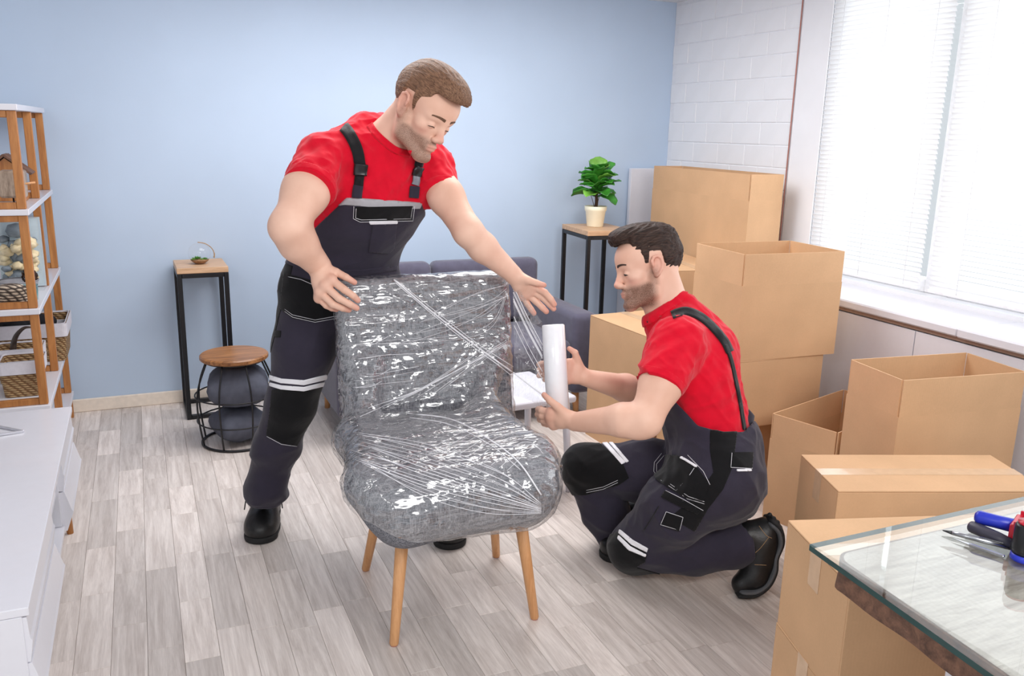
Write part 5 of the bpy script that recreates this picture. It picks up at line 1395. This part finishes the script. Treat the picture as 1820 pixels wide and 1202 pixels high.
    skinV, skinQ = V, Q
    # ---- overalls
    O = Prims()
    for a, b in zip(tor[:-1], tor[1:]): O.cone(at(*a[:3]), at(*b[:3]), a[3]+.008, b[3]+.008, .03, (lat, (a[4]+b[4])/2))
    hipR, hipL = at(556, 525, 2.88), at(658, 525, 2.93)
    O.cone(at(606, 512, 2.90), at(606, 540, 2.905), .13, .11, .04, (lat, 1.38))
    ankR = np.array([0.352, 3.09, 0.12]); knR = at(516, 718, 2.955)
    O.cone(hipR, at(541, 620, 2.90), .105, .098, .05); O.cone(at(541, 620, 2.90), knR, .097, .079, .04); O.cone(knR, at(490, 800, 3.02), .080, .076, .03); O.cone(at(490, 800, 3.02), at(472, 872, 3.07), .076, .066, .03); O.cone(at(472, 872, 3.07), at(470, 888, 3.08), .067, .064, .02)
    ankL = np.array([0.985, 2.83, 0.13]); knL = at(735, 720, 2.95)
    O.cone(hipL, knL, .105, .08, .05); O.cone(knL, ankL, .08, .066, .04)
    by = [(400, 470), (505, 458), (540, 425), (580, 386), (606, 362), (616, 352), (680, 356), (750, 361), (756, 376), (760, 470), (900, 470)]
    bxs, bys = zip(*by)
    def keepO(X, Y, Z):
        x, y, z = X-C0[0], Y-C0[1], Z-C0[2]; dz = x*CD[0]+y*CD[1]+z*CD[2]
        px = 910+FPX*(x*CR[0]+y*CR[1]+z*CR[2])/dz; py = 601-FPX*(x*CU[0]+y*CU[1]+z*CU[2])/dz
        return (np.interp(px, bxs, bys)-py)/540*.7
    O.cut(keepO)
    a0 = nrm(at(470, 888, 3.08)-at(472, 860, 3.06)); ac = at(470, 890, 3.08)
    O.cut(lambda X, Y, Z: np.where((X-ac[0])**2+(Y-ac[1])**2+(Z-ac[2])**2 < .12**2, (X-ac[0])*a0[0]+(Y-ac[1])*a0[1]+(Z-ac[2])*a0[2], -1))
    OV, OQ = surface(O, .0045, smooth=2); N = vnormals(OV, OQ); py = proj(OV)[:, 1]
    lower = np.clip((py-760)/90, 0, 1)
    f1 = folds(OV, cam2w(1, .25, 0), .2, .06, .005, .2)*(.4+.9*lower)+folds(OV, cam2w(.4, 1, 0), .3, .08, .003, .2)+.012*lower*np.sin((py-770)/14)*np.clip(noise3(OV, 9)+.3, 0, 1)
    pq = proj(OV); f1 = f1*np.clip((pq[:, 1]-np.interp(pq[:, 0], bxs, bys))/14, .05, 1)*np.clip(np.abs((OV-ac)@a0)/.02+10*(np.linalg.norm(OV-ac, axis=1) > .12), .3, 1)
    OV = OV+N*f1[:, None]
    ov = fast('overalls', OV, OQ, MAT['overall_grey'], man)
    g, bk, wh, th = MAT['overall_grey'], MAT['overall_black'], MAT['reflective_white'], MAT['thread_white']
    patch('reflective_band', OV, OQ, [(612, 345), (752, 353), (750, 362), (746, 371), (700, 371), (660, 368), (613, 364), (600, 366)], MAT['reflective_grey'], ov)
    patch('chest_panel', OV, OQ, [(632, 368), (733, 366), (731, 391), (640, 392), (629, 388)], bk, ov, .003)
    patch('chest_tag', OV, OQ, [(656, 393), (706, 392), (706, 397), (656, 398)], wh, ov, .004)
    patch('chest_pocket', OV, OQ, [(662, 399), (704, 398), (699, 440), (690, 449), (655, 447), (657, 430)], g, ov, .006)
    patch('knee_pad', OV, OQ, [(484, 692), (574, 688), (566, 730), (540, 770), (528, 792), (508, 791), (474, 774), (480, 730)], bk, ov, .003)
    for poly in ([(480, 667), (500, 673), (540, 676), (580, 666), (580, 674), (540, 684), (500, 681), (480, 675)], [(480, 680), (500, 685), (540, 688), (582, 678), (580, 685), (540, 695), (500, 692), (480, 686)]): patch('reflective_stripe', OV, OQ, poly, wh, ov, .0035, both=True)
    patch('hip_pocket', OV, OQ, [(505, 485), (560, 500), (600, 545), (600, 560), (560, 572), (520, 566), (498, 548)], bk, ov, .003)
    patch('side_panel', OV, OQ, [(505, 462), (522, 466), (510, 520), (497, 560), (488, 600), (478, 640), (478, 590)], bk, ov, .002)
    patch('side_loop', OV, OQ, [(491, 588), (500, 588), (499, 600), (490, 600)], bk, ov, .004)
    patch('waistband', OV, OQ, [(505, 455), (560, 480), (640, 480), (705, 472), (705, 480), (640, 490), (560, 490), (505, 466)], g, ov, .004)
    ho = Hit((OV, OQ))
    for pts in ([(512, 492), (535, 497), (560, 508)], [(500, 545), (520, 560), (560, 569), (598, 562)], [(500, 549), (520, 564), (560, 573), (598, 566)], [(474, 776), (500, 790), (528, 794)], [(629, 367), (628, 389), (640, 395), (734, 393), (737, 367)], [(633, 371), (632, 388), (642, 391), (730, 389), (733, 369)]):
        seam('stitching', ho, pts, .0009, th, ov, .004)
    hs = Hit((SV, SQ), (OV, OQ))
    hn = Hit((SV, SQ), (skinV, skinQ)); ribbon('collar_edge', hn, [(657, 221), (664, 232), (676, 245), (697, 263), (712, 270), (730, 274)], 12, MAT['shirt_red'], sh, .003, thick=.004)
    s1 = ribbon('strap', hs, [(598, 217), (612, 226), (626, 246), (636, 270), (640, 294)], 20, MAT['strap_black'], ov, .007)
    ribbon('strap', hs, [(640, 306), (638, 322), (637, 334)], 17, MAT['strap_black'], ov, .006); ribbon('strap', hs, [(637, 330), (635, 342), (634, 352)], 18, g, ov, .008)
    bq = ribbon('buckle', hs, [(642, 292), (641, 300), (640, 312)], 24, MAT['buckle_black'], ov, .011, thick=.008)
    ribbon('strap', hs, [(746, 276), (746, 286), (744, 296)], 15, MAT['strap_black'], ov, .007); ribbon('buckle', hs, [(746, 297), (743, 305), (741, 313)], 16, MAT['buckle_black'], ov, .011, thick=.008); ribbon('buckle', hs, [(741, 313), (740, 322), (738, 329)], 13, MAT['buckle_grey'], ov, .01, thick=.006); ribbon('strap', hs, [(738, 331), (737, 340), (736, 352)], 17, g, ov, .008)
    boot(man, (0.297, 2.885), (0.375, 3.17)); boot(man, (0.911, 2.605), (1.02, 2.88))
    return man
standing()
# ------------------------------------------------------------------ kneeling person
def kneeling():
    man = empty('person', (1.62, 2.25, 0), label='kneeling person in red polo shirt and dark overalls holding the film roll', cat='person')
    lat = nrm(cam2w(.13, .02, -.98))                 # towards his far (right) side
    hd = Head(at(1154, 479, 2.80), cam2w(-.975, -.15, .10), cam2w(-.15, .98, 0), 1.045)
    G = Prims(); hd.build(G)
    nb = at(1198, 566, 2.80)
    G.cone(hd.p(-.03, 0, -.01), nb, .058, .062, .025); G.cone(hd.p(.0, 0, -.045), at(1178, 578, 2.80), .045, .045, .03); G.cone(nb, at(1222, 640, 2.80), .055, .08, .05, (lat, 1.2))
    ls, rs = at(1203, 612, 2.63), at(1232, 606, 2.97)
    G.cone(nb+nrm(ls-nb)*.03, ls, .04, .045, .03); G.cone(nb+nrm(rs-nb)*.03, rs, .04, .045, .03)
    # near (left) arm
    el, wr = at(1146, 748, 2.525), at(1022, 750, 2.635)
    A = Prims(); A.cone(ls, at(1176, 680, 2.57), .062, .062, .02); A.cone(at(1176, 680, 2.57), el, .062, .049, .03); A.cone(el, at(1108, 747, 2.545), .050, .0495, .02); A.cone(at(1108, 747, 2.545), wr, .0495, .0295, .02); A.ell(at(1131, 765, 2.525), (.02, .02, .02), k=.03)
    def palm(P, w_, kn, r=.0170, rk=.0142):
        for q in kn: P.cone(w_, at(*q), r+.004, rk, .012)
        for a, b in zip(kn, kn[1:]): P.cone(at(*a), at(*b), rk, rk, .010); P.cone((w_+at(*a))/2, (w_+at(*b))/2, r, r, .012)
    k1 = [(979, 733, 2.645), (978, 741, 2.65), (980, 749, 2.66), (984, 756, 2.67)]
    palm(A, at(1014, 746, 2.642), k1)
    finger(A, [k1[0], (963, 730, 2.665), (957, 728, 2.70), (961, 726, 2.735)]); finger(A, [k1[1], (963, 739, 2.67), (956, 737, 2.705), (961, 735, 2.74)])
    finger(A, [k1[2], (966, 747, 2.68), (960, 746, 2.71), (965, 743, 2.745)]); finger(A, [k1[3], (972, 754, 2.69), (967, 753, 2.715), (972, 750, 2.745)], .0112, .0086)
    A.cone(at(1006, 738, 2.635), at(990, 723, 2.625), .018, .0135, .012); finger(A, [(990, 723, 2.625), (977, 712, 2.63), (967, 702, 2.645)], .0132, .0088)
    # far (right) arm
    el2, wr2 = at(1150, 706, 2.94), at(1042, 672, 2.80)
    B = Prims(); B.cone(rs, el2, .058, .048, .03); B.cone(el2, at(1112, 690, 2.90), .048, .046, .02); B.cone(at(1112, 690, 2.90), wr2, .046, .0285, .02)
    k2 = [(1011, 646, 2.775), (1009, 656, 2.775), (1008, 666, 2.775), (1009, 675, 2.775)]
    palm(B, at(1036, 669, 2.795), k2)
    for i, q in enumerate(k2):
        y = q[1]; finger(B, [q, (994, y-3, 2.79), (974, y-1, 2.80), (962, y+1, 2.785), (958, y+2, 2.768)] if i < 3 else [q, (996, y-2, 2.79), (978, y, 2.80), (968, y, 2.79)], .0115 if i < 3 else .0105, .009)
    B.cone(at(1033, 660, 2.79), at(1025, 638, 2.775), .0165, .013, .012); finger(B, [(1025, 638, 2.775), (1022, 627, 2.765), (1012, 620, 2.758)], .0125, .0085)
    V, Q = person_surface([(G, .0026), (A, .0028), (B, .0028)], None)
    st, bl = hd.tint(V, 1.0)
    tips = np.zeros(len(V))
    for q in k1+k2+[(967, 702, 2.645), (1012, 620, 2.758)]: tips = np.maximum(tips, .4*np.exp(-(np.linalg.norm(V-at(*q), axis=1)/.018)**2))
    body = fast('body', V, Q, MAT['skin'], man, attr={'stubble': st, 'blush': np.maximum(bl, tips)})
    hd.details(body, V, Q, MAT['brow_dark'], True)
    HV, HQ, HC = hd.hair([(-.2, -.09), (-.075, -.085), (-.04, -.06), (-.024, .03), (.012, .032), (.017, -.016), (.03, -.012), (.037, .03), (.058, .052), (.066, .08), (.2, .082)],
                     [((.05, 0, .112), (.06, .056, .03)), ((-.015, 0, .103), (.078, .064, .036)), ((.084, .0, .098), (.026, .046, .022))], .005, seed=2, comb=(.9, 0, -.35), amp=.003, sinkamt=.012)
    fast('hair', HV, HQ, MAT['hair_dark'], man, attr={'hc': HC})
    # ---- polo shirt
    tor = [(1278, 850, 2.80, .138, 1.3), (1264, 790, 2.80, .122, 1.35), (1252, 730, 2.80, .124, 1.4), (1236, 675, 2.80, .132, 1.42), (1219, 628, 2.80, .122, 1.45)]
    S = Prims()
    for a, b in zip(tor, tor[1:]): S.cone(at(*a[:3]), at(*b[:3]), a[3], b[3], .03, (lat, (a[4]+b[4])/2))
    S.cone(at(1216, 600, 2.79), ls, .080, .075, .04); S.cone(at(1226, 598, 2.82), rs, .080, .070, .04); S.cone(at(1212, 585, 2.80), at(1262, 620, 2.80), .07, .085, .05, (lat, 1.5))
    S.cone(rs, at(1195, 668, 2.96), .074, .068, .03)
    dA = nrm(at(1165, 700, 2.555)-at(1200, 615, 2.63)); cA = at(1167, 688, 2.567)
    S.cone(ls, at(1164, 698, 2.555), .082, .0735, .03, cap=(cA, dA))
    # collar
    nk = cam2w(-.66, .75, 0); nk = nrm(nk-lat*(nk@lat)); fw_ = nrm(np.cross(lat, nk)); fw_ = fw_ if fw_@CR < 0 else -fw_
    c0 = at(1181, 545, 2.80)
    S.cone(at(1222, 592, 2.80), at(1205, 556, 2.80), .085, .07, .04); S.cone(at(1196, 590, 2.80), at(1180, 566, 2.80), .075, .066, .04)
    ec = c0+nk*.045
    S.ell(ec, (.078, .078, .06), np.array([lat, fw_, nk]), .006, 's')
    SV, SQ = surface(S, .004, smooth=2); N = vnormals(SV, SQ)
    f1 = folds(SV, cam2w(.8, .35, 0), .2, .05, .0042)+folds(SV, cam2w(.6, -.75, 0), .14, .045, .003)
    ee = (SV-ec)@np.array([lat, fw_, nk]).T/np.array([.078, .078, .06]); mk_ = np.clip((np.linalg.norm(ee, axis=1)-1.0)*.07/.02, 0, 1)*np.clip(np.abs((SV-cA)@dA)/.03+10*(np.linalg.norm(SV-cA, axis=1) > .105), .12, 1)
    pS = proj(SV); und = np.clip((pS[:, 1]-np.interp(pS[:, 0], [900, 1128, 1150, 1166, 1198, 1220, 1240, 1285, 1322, 1334, 1352, 1500], [600, 640, 652, 690, 712, 735, 757, 769, 768, 756, 736, 730])-5)/10, 0, 1)
    SV = SV+N*(f1*mk_*(1-und)-.009*und)[:, None]
    shirt = fast('shirt', SV, SQ, MAT['shirt_red'], man)
    en = np.linalg.norm(((SV-ec)@np.array([lat, fw_, nk]).T)/np.array([.078, .078, .06]), axis=1)
    patch_fn('collar', SV, SQ, np.where(np.linalg.norm(SV-ec, axis=1) < .2, np.minimum(en-1.0, 1.5-en)*.07, -1), MAT['shirt_red'], shirt, .0045)
    rim('collar_edge', SV, en, ec, lat, fw_, 1.0, 1.07, .0055, MAT['shirt_red'], shirt)
    dp = (SV-cA)@dA; patch_fn('cuff', SV, SQ, np.where(np.linalg.norm(SV-cA, axis=1) < .095, np.minimum(-.003-dp, dp+.022), -1), MAT['shirt_red'], shirt, .0015)
    hs0 = Hit((SV, SQ))
    # ---- overalls
    O = Prims()
    for a, b in zip(tor[:-1], tor[1:]): O.cone(at(*a[:3]), at(*b[:3]), a[3]+.010, b[3]+.010, .03, (lat, (a[4]+b[4])/2))
    O.cone(at(1306, 775, 2.80), at(1300, 830, 2.80), .075, .09, .04, (lat, 1.55))
    hL, hR = at(1268, 848, 2.70), at(1276, 850, 2.91)
    kL, kR = at(1128, 972, 2.835), at(1043, 832, 3.0)
    O.cone(hL, at(1200, 905, 2.75), .118, .108, .06); O.cone(at(1200, 905, 2.75), kL, .106, .076, .04)
    aL = at(1322, 968, 2.785)
    O.cone(kL, at(1228, 978, 2.81), .076, .072, .03); O.cone(at(1228, 978, 2.81), aL, .072, .068, .03)
    O.cone(hR, at(1150, 838, 2.97), .112, .10, .06); O.cone(at(1150, 838, 2.97), kR, .10, .076, .04); aR = at(1104, 968, 3.05)
    O.cone(kR, at(1075, 905, 3.03), .080, .078, .03); O.cone(at(1075, 905, 3.03), aR, .078, .066, .03)
    by = [(900, 600), (1128, 640), (1150, 652), (1166, 690), (1198, 712), (1220, 735), (1240, 757), (1285, 769), (1322, 768), (1334, 756), (1352, 736), (1500, 730)]
    bxs, bys = zip(*by)
    def keepO(X, Y, Z):
        x, y, z = X-C0[0], Y-C0[1], Z-C0[2]; dz = x*CD[0]+y*CD[1]+z*CD[2]
        px = 910+FPX*(x*CR[0]+y*CR[1]+z*CR[2])/dz; py = 601-FPX*(x*CU[0]+y*CU[1]+z*CU[2])/dz
        return (np.interp(px, bxs, bys)-py)/540*.7
    O.cut(keepO); O.cut(lambda X, Y, Z: .002-Z+0*X+0*Y)
    a0 = nrm(at(1335, 968, 2.78)-at(1290, 972, 2.79)); ac = at(1336, 967, 2.78)
    O.cut(lambda X, Y, Z: np.where((X-ac[0])**2+(Y-ac[1])**2+(Z-ac[2])**2 < .13**2, (X-ac[0])*a0[0]+(Y-ac[1])*a0[1]+(Z-ac[2])*a0[2], -1))
    OV, OQ = surface(O, .0045, smooth=2); N = vnormals(OV, OQ)
    f1 = folds(OV, cam2w(.8, -.5, 0), .26, .06, .005, .2)+folds(OV, cam2w(.9, .35, 0), .22, .055, .0035, .2)
    pq = proj(OV); f1 = f1*np.clip((pq[:, 1]-np.interp(pq[:, 0], bxs, bys))/14, .05, 1)*np.clip(np.abs((OV-ac)@a0)/.02+10*(np.linalg.norm(OV-ac, axis=1) > .13), .3, 1)
    OV = OV+N*f1[:, None]; OV[:, 2] = np.maximum(OV[:, 2], .001)
    ov = fast('overalls', OV, OQ, MAT['overall_grey'], man)
    g, bk, wh, th = MAT['overall_grey'], MAT['overall_black'], MAT['reflective_white'], MAT['thread_white']
    dep = lambda lo, hi: (lambda V: np.minimum((V-C0)@CD-lo, hi-(V-C0)@CD)*500)
    patch('side_panel', OV, OQ, [(1262, 765), (1310, 768), (1302, 830), (1285, 870), (1258, 905), (1235, 945), (1190, 920), (1240, 880), (1268, 840), (1262, 800)], bk, ov, .0025)
    patch('back_pocket', OV, OQ, [(1302, 804), (1338, 804), (1336, 832), (1300, 830)], bk, ov, .004); patch('pocket_tag', OV, OQ, [(1309, 834), (1334, 834), (1334, 838), (1309, 838)], wh, ov, .005)
    patch('thigh_pocket', OV, OQ, [(1178, 808), (1206, 810), (1240, 832), (1262, 862), (1250, 890), (1224, 888), (1192, 870), (1166, 852), (1160, 835), (1166, 818)], bk, ov, .005)
    patch('pocket_flap', OV, OQ, [(1182, 873), (1200, 882), (1246, 906), (1240, 914), (1205, 898), (1176, 884)], bk, ov, .006)
    patch('phone_pocket', OV, OQ, [(1183, 910), (1214, 920), (1207, 944), (1173, 933)], bk, ov, .005)
    patch('pocket_tag', OV, OQ, [(1212, 811), (1240, 828), (1238, 832), (1210, 815)], wh, ov, .007)
    patch('knee_pad', OV, OQ, [(1104, 944), (1124, 966), (1150, 985), (1146, 1000), (1130, 1008), (1180, 1022), (1060, 1040), (1060, 960)], bk, ov, .003, extra=dep(0, 2.93))
    patch('knee_pad', OV, OQ, [(1052, 778), (1080, 800), (1108, 826), (1118, 850), (1100, 862), (1042, 880), (990, 880), (990, 778)], bk, ov, .003, extra=dep(2.88, 9))
    for poly, d_ in (([(1102, 941), (1125, 960), (1152, 975), (1150, 981), (1122, 968), (1100, 948)], dep(0, 2.9)), ([(1100, 951), (1121, 971), (1149, 985), (1147, 990), (1118, 978), (1098, 958)], dep(0, 2.9)),
                     ([(1058, 774), (1066, 774), (1112, 822), (1105, 826)], dep(2.86, 9)), ([(1071, 774), (1077, 774), (1118, 820), (1113, 823)], dep(2.86, 9))): patch('reflective_stripe', OV, OQ, poly, wh, ov, .0035, extra=d_)
    patch('bib_band', OV, OQ, [(1120, 636), (1146, 648), (1146, 662), (1120, 652)], MAT['reflective_grey'], ov, .003)
    ho = Hit((OV, OQ))
    for pts in ([(1176, 806), (1163, 822), (1162, 838), (1172, 852), (1222, 887), (1252, 896)], [(1180, 810), (1167, 825), (1167, 838), (1176, 850), (1224, 883), (1252, 892)], [(1190, 826), (1180, 842), (1172, 852)], [(1234, 832), (1222, 850), (1202, 872)], [(1183, 872), (1215, 888), (1250, 908)], [(1184, 910), (1214, 920), (1208, 943), (1174, 933), (1184, 910)], [(1301, 805), (1299, 831), (1337, 833), (1339, 806)], [(1042, 876), (1072, 870), (1098, 858)], [(1042, 872), (1072, 866), (1098, 854)], [(1222, 809), (1250, 838), (1262, 862)]):
        seam('stitching', ho, pts, .0009, th, ov, .005)
    seam('zip', ho, [(1171, 900), (1156, 925), (1144, 944)], .0016, bk, ov, .004)
    hs = Hit((SV, SQ), (OV, OQ))
    ribbon('strap', hs, [(1194, 560), (1206, 555), (1222, 553), (1246, 563), (1268, 582), (1288, 606), (1298, 626)], 14, MAT['strap_black'], ov, .007)
    ribbon('strap', hs, [(1290, 612), (1300, 640), (1309, 680), (1316, 715), (1320, 740), (1324, 764)], 6, MAT['strap_black'], ov, .007)
    # loose back of the waistband
    W = []
    for k, (x, y, d_) in enumerate(((1318, 716, 2.74), (1332, 728, 2.76), (1344, 742, 2.80), (1338, 738, 2.90))):
        W.append((at(x, y, d_), at(x-8, y+62, d_+.01)))
    Vw = []; Fw = []
    for a, b in W:
        for t in np.linspace(0, 1, 6): Vw.append(a+(b-a)*t)
    for i in range(3):
        for j in range(5): Fw.append((i*6+j, i*6+j+1, (i+1)*6+j+1, (i+1)*6+j))
    o = mesh('loose_waistband', Vw, Fw, g, ov, True, True); md = o.modifiers.new('round', 'SUBSURF'); md.levels = 2; md.render_levels = 2; md = o.modifiers.new('thickness', 'SOLIDIFY'); md.thickness = .004
    # polo placket and buttons
    for x, y in ((1152, 572), (1147, 592)):
        p = hs0(x, y, .002)
        if p is not None:
            bm = bmesh.new(); bmesh.ops.create_uvsphere(bm, u_segments=10, v_segments=6, radius=.005); bmesh.ops.translate(bm, verts=bm.verts, vec=parent_matrix(shirt).inverted()@Vector(p)); bm_obj('button', bm, MAT['buckle_black'], shirt, True)
    # ---- boots
    bt_ = empty('boot', (0, 0, 0)); bt_.parent = man; bt_.location = parent_matrix(man).inverted()@Vector(at(1350, 1000, 2.78))
    D = 2.775
    P = Prims(); P.cone(at(1362, 944, D), at(1353, 990, D), .046, .05, .02); P.cone(at(1353, 990, D), at(1342, 1024, D), .05, .047, .02); P.cone(at(1342, 1024, D), at(1320, 1038, D), .045, .036, .02); P.cone(at(1330, 952, D), at(1352, 965, D), .048, .05, .03)
    P.cut(lambda X, Y, Z: .004-Z+0*X+0*Y)
    v, q = surface(P, .004); fast('upper', v, q, MAT['boot_leather'], bt_)
    sp = spline([(1366, 922), (1381, 938), (1384, 962), (1374, 988), (1372, 1012), (1360, 1036), (1338, 1052), (1312, 1054)], 5)
    S1, S2 = Prims(), Prims(); cen = np.array([1345, 990])
    for i, (a, b) in enumerate(zip(sp, sp[1:])):
        ia, ib = a+(cen-a)*.09, b+(cen-b)*.09
        S1.cone(at(*ia, D), at(*ib, D), .011, .011, .004, (CD, 4.4)); S2.cone(at(*a, D), at(*b, D), .0115, .0115, .003, (CD, 4.2))
        if i % 2 == 0: S2.cone(at(*(a+(a-cen)*.10), D-.035), at(*(a+(a-cen)*.10), D+.035), .0075, .0075, .001)
    S2.cut(lambda X, Y, Z: .001-Z+0*X+0*Y)
    v, q = surface(S1, .004); fast('midsole', v, q, MAT['midsole_grey'], bt_); v, q = surface(S2, .004); fast('sole', v, q, MAT['boot_sole'], bt_)
    Sk = Prims(); Sk.cone(at(1325, 958, D), at(1349, 955, D), .044, .042, .01); v, q = surface(Sk, .005); fast('sock', v, q, MAT['sock_grey'], man)
    hb = Hit(surface(P, .004))
    for pts in ([(1349, 935), (1362, 952), (1372, 957)], [(1366, 956), (1352, 974), (1340, 985)], [(1341, 1004), (1362, 1005)]): seam('boot_stitching', hb, pts, .0008, MAT['jute'], bt_, .002)
    boot(man, tuple(onz(1079, 1000)[:2]), tuple(onz(1079, 1000)[:2]+np.array([.24, .13])))
    return man
kneeling()

# ------------------------------------------------------------------ film roll and the web of film pulled from the chair
rt_, rb_ = at(983, 577, 2.715), at(992, 735, 2.715)
plain('film_white', (244, 245, 250), 0.18, 0.6, noise=0.02, coat=0.6); plain('core_card', (202, 186, 160), 0.8)
rl = empty('film_roll', tuple(rb_), label='white roll of stretch film held upright in both hands', cat='film roll')
ax_ = nrm(rt_-rb_); Lr = np.linalg.norm(rt_-rb_)
V, F = tube_data([rb_, rb_+ax_*.002, rt_-ax_*.004, rt_], [.034, .0365, .0365, .033], 40); mesh('wound_film', V, F, MAT['film_white'], rl, True, True)
V, F = tube_data([rb_-ax_*.012, rb_+ax_*.002], .021, 28); mesh('core', V, F, MAT['core_card'], rl, True, True)
web = []
for i in range(25):
    t = i/24
    a = at(911+4*t, 492+212*t, 2.80-.05*t); b = at(964+6*t, 572+160*t, 2.73-.01*t)
    row_ = []
    for j in range(17):
        s_ = j/16; p = a+(b-a)*s_
        p = p-CD*(.012*math.sin(9*t*math.pi+3*s_)*math.sin(math.pi*s_)+.006*math.sin(31*t+5*s_))+CU*(.02*math.sin(math.pi*s_)*(t-.5))
        row_.append(p)
    web += row_
F = [(i*17+j, i*17+j+1, (i+1)*17+j+1, (i+1)*17+j) for i in range(24) for j in range(16)]
wo = mesh('film_web', web, F, MAT['film_web'], rl, True, True)
rd = random.Random(8)
for k in range(9):
    t = rd.uniform(0.02, .75); a = at(912+4*t, 500+180*t, 2.795-.05*t); b = at(964, 590+135*min(1, t*1.15+.12), 2.722)
    V, F = tube_data(spline([a, (a+b)/2-CU*.006, b], 6), rd.choice((.0007, .0011, .0016)), 5); mesh('film_pleat', V, F, MAT['film_rope'], rl, True, True)
V, F = tube_data(spline([at(912, 662, 2.735), at(940, 684, 2.725), at(966, 703, 2.72)], 6), .002, 6); mesh('film_pleat', V, F, MAT['film_rope'], rl, True, True)
